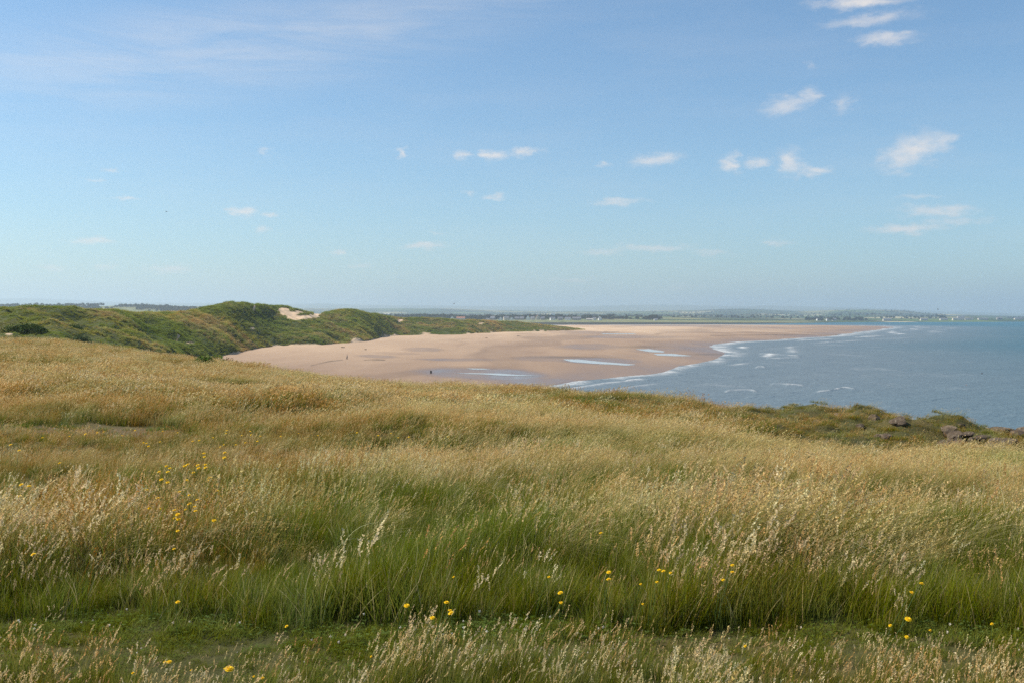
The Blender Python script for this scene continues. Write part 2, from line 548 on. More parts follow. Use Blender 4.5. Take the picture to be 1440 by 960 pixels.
# ---- dunes: rows = hidden foot, foot, face top, lower slope, upper slope, crest, behind
dune_cols = [
    (-500, [(85, 9), (110, 5.5), V(474, 140), V(455, 175), V(438, 210), V(428, 250), (330, 4)]),
    (-120, [(95, 8), (120, 6.0), V(476, 145), V(462, 170), V(446, 210), V(431, 250), (330, 5)]),
    (0,    [(100, 9), (125, 6.5), V(478, 145), V(463, 175), V(448, 210), V(431.5, 250), (340, 5)]),
    (60,   [(104, 9), (130, 6.6), V(482, 150), V(466, 180), V(449, 220), V(430.5, 265), (350, 5)]),
    (150,  [(112, 11), (138, 8.0), V(489, 165), V(473, 205), V(452, 255), V(432.5, 310), (390, 5)]),
    (220,  [(150, 12.5), (180, 10.5), V(496, 212), V(480, 258), V(458, 312), V(438.5, 372), (450, 5)]),
    (270,  [(255, 13.8), (275, 13), V(493, 298), V(475, 328), V(452, 374), V(434.5, 424), (490, 2)]),
    (300,  [(300, 13.7), (320, 13.0), V(489, 335), V(472, 362), V(450, 405), V(428.5, 455), (520, 1)]),
    (325,  [(340, 13.7), (360, 13.0), V(485, 374), V(468, 400), V(448, 436), V(424.5, 482), (550, 0)]),
    (360,  [(395, 13.7), (418, 13.0), V(479, 432), V(465, 456), V(447, 494), V(427, 535), (600, 0)]),
    (390,  [(440, 13.7), (464, 13.1), V(475, 476), V(463, 500), V(447, 545), V(429, 595), (660, 2)]),
    (420,  [(450, 13.7), (470, 13.1), V(473, 484), V(463, 510), V(450, 550), V(434, 605), (670, 4)]),
    (450,  [(455, 13.7), (476, 13.1), V(473, 488), V(464, 520), V(452, 560), V(440, 615), (680, 6)]),
    (470,  [(470, 13.7), (500, 13.2), V(478, 512), V(466, 540), V(450, 590), V(435.5, 650), (720, 4)]),
    (490,  [(490, 13.7), (520, 13.2), V(478, 532), V(465, 565), V(448, 620), V(433, 680), (750, 3)]),
    (510,  [(510, 13.7), (545, 13.2), V(476, 557), V(464, 590), V(450, 640), V(437, 700), (770, 5)]),
    (535,  [(600, 13.7), (640, 13.2), V(472, 652), V(463, 680), V(452, 720), V(441.5, 770), (840, 6)]),
    (563,  [(690, 13.7), (725, 13.2), V(469, 737), V(462, 765), V(453, 800), V(446, 840), (900, 8)]),
    (605,  [(715, 13.7), (752, 13.2), V(468, 766), V(461, 795), V(453, 840), V(446.5, 890), (950, 8)]),
    (647,  [(720, 13.7), (762, 13.2), V(468, 776), V(461, 810), V(454, 860), V(449, 910), (980, 8)]),
    (680,  [(800, 13.7), (830, 13.2), V(466, 844), V(460, 875), V(453.5, 915), V(449.3, 960), (1030, 9)]),
    (721,  [(870, 13.8), (915, 13.3), V(464, 928), V(459, 955), V(454.5, 990), V(451.5, 1030), (1090, 10)]),
    (771,  [(900, 13.8), (945, 13.4), V(464, 956), V(461, 975), V(458.5, 1000), V(457, 1030), (1080, 12)]),
    (800,  [(970, 13.8), (1000, 13.6), V(464, 1008), V(462.3, 1020), V(461.2, 1035), V(460.6, 1050), (1090, 13)]),
    (822,  [(1030, 13.9), (1060, 13.85), (1066, 13.7), (1072, 13.6), (1080, 13.6), (1090, 13.6), (1110, 13.9)])]


def dune_bump(S):
    X, Y, T = S.X, S.Y, S.T
    near = np.interp(Y, [150, 300, 500], [.95, .85, .72])
    env = sstep(0.8, 2.2, T) * sstep(6.1, 5.0, T)
    env_tip = sstep(820, 720, S.px)
    # ridges run obliquely, streamlined to the right by the wind
    rx = (X * .8 + Y * .6); ry = (-X * .6 + Y * .8)
    b = fbm(rx / 22, ry / 60, 3, 51) * 8.0 + (0.5 - np.abs(fbm(rx / 10, ry / 26, 3, 57)) * 5) * 2.6
    b = b + fbm(X / 5, Y / 8, 3, 61) * 5.0
    crest = np.exp(-((T - 5) / .5) ** 2)
    foot = np.exp(-((T - 1.6) / .7) ** 2) * fbm(X / 9, Y / 14, 2, 66) * 3.0 * sstep(250, 320, S.px)
    return (b * env * (1 - .68 * crest) * near * .68 - .8 * env + foot) * env_tip


for _c in dune_cols:
    if _c[0] >= 300:
        _c[1][0] = (_c[1][0][0] - 6, 15.2)
dunes_s = Surf(dune_cols, 620, 240, dune_bump)


def dune_sand(X, Y, Z, px, T):
    """bare sand blow-outs and paths: measured at azimuth px and height of the slope"""
    v = 446 + (EYE - Z) / np.maximum(Y, 1) * 1440
    n = fbm(X / 7, Y / 12, 3, 71)
    m = np.zeros_like(X)
    spots = [(412, 441, 19, 4.6), (424, 446, 26, 4.5), (446, 443, 7, 5), (400, 437, 10, 4), (357, 433, 2.2, 5), 
             (268, 482, 6, 1.6), (250, 473, 2, 3), (563, 451, 5, 2.6),
             (98, 482, 12, 2), (12, 470, 6, 2), (355, 462, 4, 2), (676, 455, 4, 1.5),
             ]
    for (cx, cy, rx, ry) in spots:
        m = np.maximum(m, np.exp(-((px - cx) / rx) ** 2 - ((v - cy) / ry) ** 2) * 1.25)
    m = np.maximum(m * (1 + n * 1.6), 0)
    # sand spilling between the tufts at the foot
    gaps = sstep(-.06, .10, fbm(X / 8, Y / 30, 3, 77)) * sstep(2.5, 1.4, T) * sstep(455, 480, px)
    base = sstep(1.22, 1.0, T)
    return np.clip(np.maximum(np.maximum(sstep(.42, .62, m), gaps), base), 0, 1)


sand_cols = None


def sand_color(m, extra=None):
    n = m.noise(.012, 4, .6, stretch=(1, .35, 1)); n2 = m.noise(.25, 5, .7); n3 = m.noise(4.0, 4)
    c = m.ramp(n, [(.25, (.44, .30, .19)), (.5, (.55, .395, .255)), (.75, (.66, .50, .34))])
    c = m.mix(m.mr(n2, .35, .75, 0, .35), c, (.34, .235, .165))
    return c, n2, n3


def build_dunes():
    s = dunes_s
    m = Mat('dune_cover')
    n = m.noise(.03, 5, .6); n2 = m.noise(.35, 5, .7)
    g = m.ramp(n, [(.3, (.045, .062, .02)), (.5, (.07, .08, .028)), (.7, (.12, .105, .045))])
    g = m.mix(m.mr(n2, .4, .7, 0, .5), g, (.03, .045, .014))
    c, _, n3 = sand_color(m)
    col = m.mix(m.attr('sand'), g, c)
    mat = m.done(m.principled(col, .95, m.bump(n2, .7, .5), .1))
    o = mesh_obj('dune_hills', s.verts(), s.faces(), [mat], smooth=True)
    set_attr(o.data, 'sand', dune_sand(s.X, s.Y, s.Z, s.px, s.T))
    tag(o, 'long line of green marram dunes with bare sand blow outs behind the beach', kind='structure')
    return o


dunes = build_dunes()

# ------------------------------------------------------------------ beach
def P2(px, v, z=0.):
    a, b = px_dir(px, v)
    Y = (EYE - z) / -b
    return (a * Y, Y)


shore_px = [(807, 536), (845, 532), (870, 529), (905, 526.5), (930, 523), (942, 519), (950, 514.5), (975, 511), (997, 506.5), (1012, 503),
            (1021, 499), (1014, 494), (1000, 489), (996, 486.5), (1012, 483), (1030, 481), (1055, 479.5), (1080, 478), (1130, 475), (1180, 471.5), (1220, 465),
            (1250, 461.5), (1262, 460)]
shore = [(-90, 110), (-45, 150), (-12, 195), (6, 232)] + [P2(*p) for p in shore_px] + \
        [P2(1235, 458.6), P2(1180, 457.6), P2(1100, 457.2), P2(1000, 456.9), P2(900, 456.9), P2(820, 457), P2(700, 457.5), (-400, 1900), (-1500, 1800), (-1500, 60)]
shore = np.array(shore)


def poly_sd(P, X, Y):
    """signed distance to a closed polygon, positive inside"""
    d = np.full(X.shape, 1e18); ins = np.zeros(X.shape, bool)
    n = len(P)
    for i in range(n):
        ax, ay = P[i]; bx, by = P[(i + 1) % n]
        ex, ey = bx - ax, by - ay
        t = np.clip(((X - ax) * ex + (Y - ay) * ey) / (ex * ex + ey * ey + 1e-9), 0, 1)
        d = np.minimum(d, (X - ax - t * ex) ** 2 + (Y - ay - t * ey) ** 2)
        c = ((ay > Y) != (by > Y)) & (X < (bx - ax) * (Y - ay) / (by - ay + 1e-12) + ax)
        ins ^= c
    return np.where(ins, 1, -1) * np.sqrt(d)


foot_line = np.array([((c[0] - 720) / 1440 * c[1][1][0], c[1][1][0]) for c in dune_cols if c[0] >= 270])


def foot_dist(X, Y):
    d = np.full(X.shape, 1e18)
    for (ax, ay), (bx, by) in zip(foot_line[:-1], foot_line[1:]):
        ex, ey = bx - ax, by - ay
        t = np.clip(((X - ax) * ex + (Y - ay) * ey) / (ex * ex + ey * ey), 0, 1)
        d = np.minimum(d, (X - ax - t * ex) ** 2 + (Y - ay - t * ey) ** 2)
    return np.sqrt(d)


def shore_sd(X, Y):
    far = np.clip(Y / 600, .5, 2)
    wob = fbm(X / 30, Y / 60, 3, 81) * 10 * far
    return poly_sd(shore, X, Y) + wob


def beach_z(X, Y, sd=None):
    if sd is None: sd = shore_sd(X, Y)
    z = np.where(sd > 0, .02 + np.clip(sd, 0, 60) * .012 + np.clip(sd - 60, 0, 400) * .0045, sd * .03)
    z = np.minimum(z, 2.3)
    bars = (fbm(X / 45, Y / 190, 3, 85)) * .55 * sstep(5, 60, sd)
    z = z + bars * sstep(3.0, 1.0, z)
    fd = foot_dist(np.asarray(X, float), np.asarray(Y, float))
    lift = 3.0 - .028 * fd + fbm(X / 12, Y / 25, 3, 87) * .5
    z = np.maximum(z, np.where(sd > 0, lift, -5))
    return np.maximum(z, -3.0) + fbm(X / 7, Y / 12, 2, 88) * .05 * sstep(4, 10, sd)


def wet_mask(X, Y, sd):
    w = sstep(48 + 26 * np.clip(Y / 600, .4, 3), 2, sd) * .75
    px = X / Y * 1440 + 720
    v = 446 + EYE * .97 / Y * 1440
    n = fbm(X / 26, Y / 140, 4, 91)
    spots = [(690, 527, 120, 11, 1.), (760, 536, 90, 8, .9), (530, 505, 36, 3, .7), (640, 507, 70, 2.6, .75), (598, 494.5, 34, 3, .7),
             (830, 488, 70, 5, .75), (880, 475, 90, 2.5, .7), (930, 492, 60, 6, .8), (850, 507, 75, 5, .85), (770, 505, 60, 4, .6),
             (1090, 461.5, 120, 2, .5), (960, 459.6, 140, 1.3, .6), (820, 470, 60, 1.8, .5), (560, 500, 40, 2, .4), (900, 500, 70, 3, .5)]
    for cx, cy, rx, ry, a in spots:
        w = np.maximum(w, a * sstep(.25, .75, np.exp(-((px - cx) / rx) ** 2 - ((v - cy) / ry) ** 2) + n * .55))
    return np.clip(w, 0, 1)


def build_beach():
    nsx, ny = 560, 520
    s = np.concatenate([np.linspace(-.62, .42, nsx), [.45, .5]])
    Y = np.exp(np.linspace(math.log(70), math.log(2300), ny))
    S, YY = np.meshgrid(s, Y)
    X = S * YY
    sd = shore_sd(X, YY)
    z = beach_z(X, YY, sd)
    v = np.stack([X, YY, z], -1).reshape(-1, 3)
    wet = wet_mask(X, YY, sd)
    px = S * 1440 + 720; vv = 446 + (EYE - z) / YY * 1440
    # strand line of weed and dark drift
    dark = np.zeros_like(X)
    lines = [((436, 514), (462, 508), (482, 505.5)), ((512, 506), (528, 505.5), (540, 506)), ((1000, 471.8), (1090, 471), (1185, 471.3)),
             ((590, 470.5), (605, 470), (620, 470)), ((850, 466.2), (862, 466.8), (872, 466.2))]
    for ln in lines:
        xs = [p[0] for p in ln]; vs = [p[1] for p in ln]
        c = np.interp(px, xs, vs)
        dark = np.maximum(dark, np.exp(-((vv - c) / .55) ** 2) * (px > xs[0]) * (px < xs[-1]))
    dark = dark * (.6 + fbm(X / 2.5, YY / 8, 2, 95) * 1.6)
    # dark ooze beside the pools
    for cx, cy, rx, ry in ((800, 502, 60, 1.6), (905, 487.5, 30, 2.0), (530, 505.5, 10, 1.2), (1000, 498, 40, 1.2)):
        dark = np.maximum(dark, .55 * np.exp(-((px - cx) / rx) ** 2 - ((vv - cy) / ry) ** 2))
    # ridges and runnels left by the falling tide, following the water's edge
    run = fbm(sd / (26 * np.clip(YY / 420, .7, 3)) + 3 + fbm(X / 50, YY / 160, 2, 141) * 2.2, (X + YY * .3) / 260, 3, 143)
    run = sstep(.02, .2, run) * sstep(8, 30, sd) * sstep(520, 240, sd)
    m = Mat('beach_sand')
    c, n2, n3 = sand_color(m)
    w = m.attr('wet')
    streak = m.noise(.02, 5, .65, stretch=(1, .16, 1))
    w2 = m.math('MULTIPLY', w, m.mr(streak, .3, .6, .45, 1.), True)
    tide = m.attr('tide')
    bars = m.noise(.035, 5, .65, stretch=(.9, .10, 1, -.35), dist=.4)
    c = m.mix(m.mr(bars, .38, .62, 0, .38), c, (.36, .245, .16))
    c = m.mix(m.math('MULTIPLY', tide, m.mr(streak, .3, .65, .55, 1.)), c, (.255, .172, .118))
    rn = m.math('MULTIPLY', m.attr('runnel'), m.mr(m.noise(.06, 5, .65, stretch=(1, .25, 1)), .3, .6, .25, .62))
    c = m.mix(rn, c, (.19, .13, .092))
    c = m.mix(w2, c, (.165, .112, .082))
    c = m.mix(m.math('MULTIPLY', m.attr('dark'), .8, True), c, (.055, .042, .03))
    rough = m.mr(w2, .25, .95, .9, .22)
    rip = m.noise(.5, 4, .6, stretch=(1, .3, 1))
    film = m.math('MULTIPLY', m.mr(m.noise(.05, 5, .6, stretch=(1, .12, 1)), .57, .66), m.mr(w, .7, 1.))
    rough = m.math('MULTIPLY', rough, m.mr(film, 0, 1, 1, .25))
    mat = m.done(m.principled(c, rough, m.bump(m.math('ADD', rip, m.math('MULTIPLY', n3, .15)), .35, .12), m.mr(w2, .2, .9, .12, .5)))
    o = mesh_obj('beach', v, grid_faces(len(Y), len(s)), [mat], smooth=True)
    set_attr(o.data, 'runnel', run); set_attr(o.data, 'wet', wet); set_attr(o.data, 'dark', np.clip(dark, 0, 1))
    set_attr(o.data, 'tide', sstep(300, 60, sd + fbm(X / 60, YY / 200, 3, 99) * 90))
    tag(o, 'wide pinkish sand beach at low tide curving to a far point', kind='structure')
    return o


beach = build_beach()


def build_pool(pts, seed):
    """a sheet of standing water lying on the sand"""
    poly = np.array([P2(x, v, .9) for x, v in pts])
    # resample outline with a ragged edge
    res = []
    n = len(poly)
    for i in range(n):
        a, b = poly[i], poly[(i + 1) % n]
        for t in np.linspace(0, 1, 9)[:-1]:
            res.append(a * (1 - t) + b * t)
    res = np.array(res)
    c = res.mean(0)
    k = 1 + .18 * fbm(np.arange(len(res)) * .45, np.zeros(len(res)) + seed, 3, 5)
    res = c + (res - c) * k[:, None]
    vs = []
    rings = [1, .7, .4]
    for r in rings:
        for p in res: vs.append(c + (p - c) * r)
    vs.append(c)
    vs = np.array(vs)
    z = beach_z(vs[:, 0], vs[:, 1])
    zz = np.full(len(vs), z.max() + .03)
    zz = z + .05
    nn = len(res)
    f = []
    for k in range(len(rings) - 1):
        for i in range(nn):
            j = (i + 1) % nn
            f.append((k * nn + i, k * nn + j, (k + 1) * nn + j, (k + 1) * nn + i))
    for i in range(nn):
        f.append(((len(rings) - 1) * nn + i, (len(rings) - 1) * nn + (i + 1) % nn, len(vs) - 1))
    o = mesh_obj('tidal_pool', np.column_stack([vs, zz]), f, [pool_mat], smooth=True)
    tag(o, 'shallow pool of still water left on the sand', kind='structure')
    return o


mp = Mat('still_water')
pool_mat = mp.done(mp.principled((.38, .345, .32), .14, mp.bump(mp.noise(1.5, 3), .03, .02), .5, IOR=1.33))
build_pool([(893, 489.6), (912, 489.2), (935, 492), (933, 493.6), (915, 493.2), (903, 491.4)], 1)
build_pool([(918, 495.6), (945, 495.0), (975, 497.6), (950, 498.3), (925, 497.6)], 2)
build_pool([(790, 504), (812, 503.8), (850, 506.8), (898, 509.6), (880, 510.6), (835, 508.9), (803, 507)], 3)
build_pool([(845, 469.9), (890, 469.7), (895, 470.6), (850, 470.8)], 4)
build_pool([(655, 517.6), (680, 517), (690, 518), (665, 518.8)], 5)
build_pool([(640, 524.2), (700, 523.4), (760, 525), (712, 525.9), (665, 525.2)], 6)

# ------------------------------------------------------------------ sea
breakers = [((1150, 551), (1168, 549.5), (1182, 546.5), (1190, 545), (1204, 547.5), 1.), ((1063, 517), (1067, 516), (1071, 516), (1074, 516.5), (1078, 517), .9),
            
            ((1020, 551), (1034, 549), (1046, 548.4), (1058, 549), (1066, 550.4), .9), 
            ((1068, 497.6), (1084, 498.2), (1100, 499.3), (1112, 500.4), (1126, 501), .62), ((1078, 504.4), (1090, 504.2), (1100, 504), (1112, 503.2), (1128, 503), .56),
            ((1084, 541), (1090, 540.2), (1098, 540), (1104, 540.6), (1112, 541), .6), ((1106, 541.8), (1112, 541), (1120, 541.2), (1126, 542), (1132, 542.4), .6),
            ((1245, 571), (1262, 570.6), (1280, 569), (1295, 565.5), (1340, 558), .22),
            ((1210, 474), (1218, 473.6), (1224, 474), (1228, 474), (1232, 474.2), .7), ((880, 536), (900, 534), (930, 534), (960, 536), (990, 537), .35),
            ((950, 528), (975, 525), (1000, 526), (1030, 530), (1060, 529), .3), ((1040, 508), (1070, 507), (1100, 509), (1130, 508), (1160, 509), .3),
            ((1050, 559), (1090, 557), (1120, 555.5), (1145, 555), (1170, 556), .25), ((1390, 571), (1410, 568), (1440, 566), (1460, 565), (1500, 564), .15)]


def build_sea():
    s = np.concatenate([np.linspace(-2.5, -.02, 30), np.linspace(-.01, .56, 620), np.linspace(.58, 2.2, 50)])
    Y = np.concatenate([np.exp(np.linspace(math.log(30), math.log(175), 30)), np.exp(np.linspace(math.log(178), math.log(2400), 620)),
                        np.exp(np.linspace(math.log(2500), math.log(40000), 60))])
    S, YY = np.meshgrid(s, Y)
    X = S * YY
    sd = -shore_sd(X, YY)                       # positive out at sea
    px = S * 1440 + 720; v = 446 + EYE / YY * 1440
    near = sstep(1500, 250, YY)
    # swell, crests lying parallel to the shore
    ph = sd / 11.0 + fbm(X / 60, YY / 60, 2, 101) * 9
    cr = np.exp(-((np.mod(ph, 2 * np.pi) - np.pi) / .7) ** 2)
    patch = sstep(.0, .25, fbm(X / 45, YY / 60, 2, 103) + .08)
    z = cr * patch * .28 * near * sstep(2, 25, sd) * sstep(420, 120, sd)
    z = z + fbm(X / 9, YY / 9, 3, 107) * .22 * sstep(5, 40, sd) * sstep(1200, 300, YY)
    foam = np.zeros_like(X)
    for b in breakers:
        xs = [p[0] for p in b[:5]]; vs = [p[1] for p in b[:5]]; a = b[5]
        c = np.interp(px, xs, vs)
        e = sstep(xs[0] - 2, xs[0] + 4, px) * sstep(xs[-1] + 2, xs[-1] - 5, px)
        w = .5
        g = np.exp(-((v - c) / w) ** 2) * e
        z = z + np.exp(-((v - c + .4) / 1.1) ** 2) * e * (.22 + .2 * a) * np.clip(YY / 350, .4, 1.2)
        if a > .5: foam = np.maximum(foam, .5 * a * g * np.clip(.75 + 3.2 * fbm(X / 1.6, YY / 9, 3, 109), 0, 1.1))
    # shore wash
    wash = sstep(8 * np.clip(YY / 300, .5, 3), 0, sd + fbm(X / 8, YY / 14, 3, 111) * 8) * (sd > -6)
    foam = np.maximum(foam, wash * (.36 + fbm(X / 5, YY / 12, 3, 113) * 1.2) * 1.05)
    # thin surf lines running in parallel with the water's edge
    fy = np.clip(YY / 330, .6, 3)
    for k, (off, amp) in enumerate(((13, .5), (26, .28))):
        o_ = (off + fbm(X / 40, YY / 70, 2, 151 + k) * 9) * fy
        on = sstep(-.04, .14, fbm(X / 28, YY / 60, 2, 161 + k))
        ln_ = np.exp(-((sd - o_) / (1.5 * fy)) ** 2) * on
        z = z + ln_ * .22
        foam = np.maximum(foam, ln_ * amp * (1 + fbm(X / 3, YY / 7, 2, 171) * 1.2))
    vtx = np.stack([X, YY, z], -1).reshape(-1, 3)
    m = Mat('sea_water')
    shal = m.attr('shallow')
    big = m.noise(.006, 4, .6, stretch=(.5, 1, 1))
    deep = m.mix(big, (.010, .088, .120), (.018, .112, .150))
    murk = m.mix(big, (.105, .145, .165), (.15, .18, .19))
    c = m.mix(shal, deep, murk)
    fn = m.noise(.35, 6, .7, stretch=(1, .35, 1))
    lace = m.math('MULTIPLY', m.mr(m.noise(.10, 6, .75, stretch=(.45, .22, 1, .25), dist=.5), .56, .76, 0, .22), m.mr(shal, .5, .95))
    f = m.math('MULTIPLY', m.attr('foam'), m.mr(fn, .32, .55, .35, 1.15), True)
    f = m.math('MAXIMUM', f, lace)
    c = m.mix(f, c, (.62, .62, .60))
    w1 = m.noise(.22, 5, .65, stretch=(.55, 1, 1, .5)); w2 = m.noise(1.4, 4, .6, stretch=(.7, 1, 1, .3)); w3 = m.noise(.03, 3, .5, stretch=(.4, 1, 1, .4))
    h = m.math('ADD', m.math('MULTIPLY', w1, 1.0), m.math('MULTIPLY', w2, .22))
    h = m.math('ADD', h, m.math('MULTIPLY', w3, 2.0))
    rough = m.mr(f, 0, 1, .30, .8)
    nb = m.bump(h, 1.0, 1.6)
    df = N(m.t, 'ShaderNodeBsdfDiffuse'); m.L(c, df.inputs['Color']); m.L(nb, df.inputs['Normal'])
    gl = N(m.t, 'ShaderNodeBsdfGlossy'); m.L(rough, gl.inputs['Roughness']); m.L(nb, gl.inputs['Normal'])
    mx = N(m.t, 'ShaderNodeMixShader'); m.L(m.mr(f, 0, 1, .23, .05), mx.inputs[0])
    m.L(df.outputs[0], mx.inputs[1]); m.L(gl.outputs[0], mx.inputs[2])
    sh = mx.outputs[0]
    o = mesh_obj('sea', vtx, grid_faces(len(Y), len(s)), [m.done(sh)], smooth=True)
    set_attr(o.data, 'foam', np.clip(foam, 0, 1))
    shal_a = np.clip(sstep(230, 12, sd) * .9 + .30 * sstep(700, 150, sd) * (1 + fbm(X / 120, YY / 300, 3, 117)) * .6, 0, 1)
    set_attr(o.data, 'shallow', shal_a)
    tag(o, 'grey blue sea with small breakers washing onto the sand', kind='structure')
    return o


sea = build_sea()
# sea bed / ground to the horizon, below everything
bed = mesh_obj('sea_bed', [(-60000, -200, -3.4), (60000, -200, -3.4), (60000, 60000, -3.4), (-60000, 60000, -3.4)], [(0, 1, 2, 3)],
               [plain('bed_sand', (.2, .16, .11))])
tag(bed, 'sand and mud bed beneath the sea', kind='structure')

# ------------------------------------------------------------------ far shore and hills
def Z(z, Y): return (Y, EYE - z)


hill_cols = [
    (-1400, [Z(-2, 1200), Z(3, 1300), Z(9, 2000), Z(12, 2600), V(440, 3000), V(430, 3600), V(434, 6500), (9000, 0)]),
    (0,    [Z(-2, 1200), Z(3, 1300), Z(9, 2000), Z(12, 2600), V(440, 3000), V(431.5, 3600), V(434, 6500), (9000, 0)]),
    (140,  [Z(-2, 1300), Z(3, 1400), Z(9, 2000), Z(12, 2600), V(440, 3000), V(431.5, 3500), V(433, 6500), (9000, 0)]),
    (200,  [Z(-2, 1400), Z(3, 1500), Z(9, 2000), Z(12, 2600), V(440, 3000), V(432.2, 3500), V(433, 6500), (9000, 0)]),
    (300,  [Z(-2, 1500), Z(3, 1600), Z(8, 2100), Z(10, 2600), V(441, 3100), V(435, 3700), V(433.5, 6500), (9000, 0)]),
    (400,  [Z(-2, 1700), Z(3, 1800), Z(7, 2200), Z(9, 2700), V(446, 3300), V(442, 6562), V(434.5, 10000), (13000, 0)]),
    (500,  [Z(-2, 1900), Z(3, 2000), Z(7, 2300), Z(9, 2700), V(447, 3300), V(443, 6875), V(434.5, 10000), (13000, 0)]),
    (620,  [Z(-2, 2100), Z(3.2, 2200), Z(6.5, 2400), Z(8.5, 2700), V(447.5, 3300), V(443, 6875), V(434, 10000), (13000, 0)]),
    (700,  [Z(-2, 2150), Z(3.4, 2250), Z(6.5, 2450), Z(8.5, 2700), V(448, 3300), V(443, 6875), V(437, 10000), (13000, 0)]),
    (800,  [Z(-2, 2150), Z(3.4, 2250), Z(6, 2450), Z(8.0, 2700), V(448, 3300), V(443, 6875), V(438, 10000), (13000, 0)]),
    (860,  [Z(-2, 2200), Z(3.4, 2280), Z(6, 2450), Z(7.5, 2700), V(448, 3300), V(443, 6875), V(438, 10000), (13000, 0)]),
    (960,  [Z(-2, 2300), Z(3, 2360), Z(5, 2500), Z(6.5, 2750), V(449, 3300), V(443, 6875), V(437, 10000), (13000, 0)]),
    (1050, [Z(-2, 2350), Z(2, 2450), Z(4, 2600), Z(5, 2800), V(449.5, 3400), V(443, 6875), V(435, 10000), (13000, 0)]),
    (1130, [Z(-2, 2700), Z(1.5, 2800), Z(3, 3000), Z(4, 3200), V(450, 3600), V(444, 7187), V(437, 10000), (13000, 0)]),
    (1200, [Z(-2, 3100), Z(2, 3200), Z(3, 3300), Z(5, 3450), V(449, 3800), V(443, 6000), V(435.5, 10000), (13000, 0)]),
    (1260, [Z(-2, 3200), Z(2, 3300), Z(3, 3400), Z(6, 3600), V(448.5, 4000), V(443, 6250), V(436.5, 10000), (13000, 0)]),
    (1300, [Z(-2, 3250), Z(2, 3350), Z(3, 3450), Z(7, 3650), V(448.5, 4000), V(445, 6250), V(440.5, 10000), (13000, 0)]),
    (1350, [Z(-2, 3300), Z(2, 3400), Z(4, 3500), Z(9, 3700), V(447, 4100), V(444.5, 6250), V(443, 10000), (13000, 4)]),
    (1440, [Z(-2, 3500), Z(2, 3600), Z(4, 3700), Z(8, 3900), V(447.5, 6718), V(446, 6500), V(445, 10000), (13000, 6)]),
    (1700, [Z(-2, 4500), Z(1.5, 4600), Z(2.5, 4700), Z(4, 5000), V(451, 5600), V(450, 6200), V(449, 7000), (9000, 10)]),
    (2400, [Z(-2, 6500), Z(0, 6600), Z(0, 6700), Z(0, 6800), Z(0, 7000), Z(0, 7200), Z(-1, 7500), Z(-3, 9000)])]


def hill_bump(S):
    X, Y, T = S.X, S.Y, S.T
    e = sstep(3.4, 4.6, T)
    return e * (fbm(X / 520, Y / 900, 4, 121) * 16 * np.clip(Y / 5000, .4, 1)) * sstep(2000, 1350, S.px)


hills_s = Surf(hill_cols, 560, 170, hill_bump)


def field_mat():
    m = Mat('fields')
    mp_ = N(m.t, 'ShaderNodeMapping'); mp_.inputs['Scale'].default_value = (1, .55, 0)
    m.L(m.geo.outputs['Position'], mp_.inputs['Vector'])
    vo = N(m.t, 'ShaderNodeTexVoronoi', inputs={'Scale': .0028, 'Randomness': .9})
    m.L(mp_.outputs[0], vo.inputs['Vector'])
    sp = N(m.t, 'ShaderNodeSeparateColor'); m.L(vo.outputs['Color'], sp.inputs[0])
    c = m.ramp(sp.outputs[0], [(0, (.04, .07, .02)), (.3, (.09, .13, .03)), (.45, (.19, .18, .07)), (.6, (.22, .20, .09)), (.72, (.05, .08, .02)), (.9, (.40, .35, .19))], 'CONSTANT')
    ed = N(m.t, 'ShaderNodeTexVoronoi', feature='DISTANCE_TO_EDGE', inputs={'Scale': .0028, 'Randomness': .9})
    m.L(mp_.outputs[0], ed.inputs['Vector'])
    c = m.mix(m.mr(ed.outputs['Distance'], .02, .06, .85, 0), c, (.025, .04, .018))
    wd = m.noise(.0016, 5, .65, stretch=(1, .5, 1))
    c = m.mix(m.mr(wd, .5, .56, 0, .9), c, (.022, .038, .018))
    low = m.attr('low')
    n2 = m.noise(.03, 4, .6, stretch=(1, .2, 1))
    saltm = m.ramp(n2, [(.35, (.10, .12, .045)), (.5, (.2, .2, .09)), (.65, (.12, .13, .05))])
    c = m.mix(low, c, saltm)
    c = m.mix(m.attr('bank'), c, (.035, .035, .025))
    return m.done(m.principled(c, .95, None, .1))


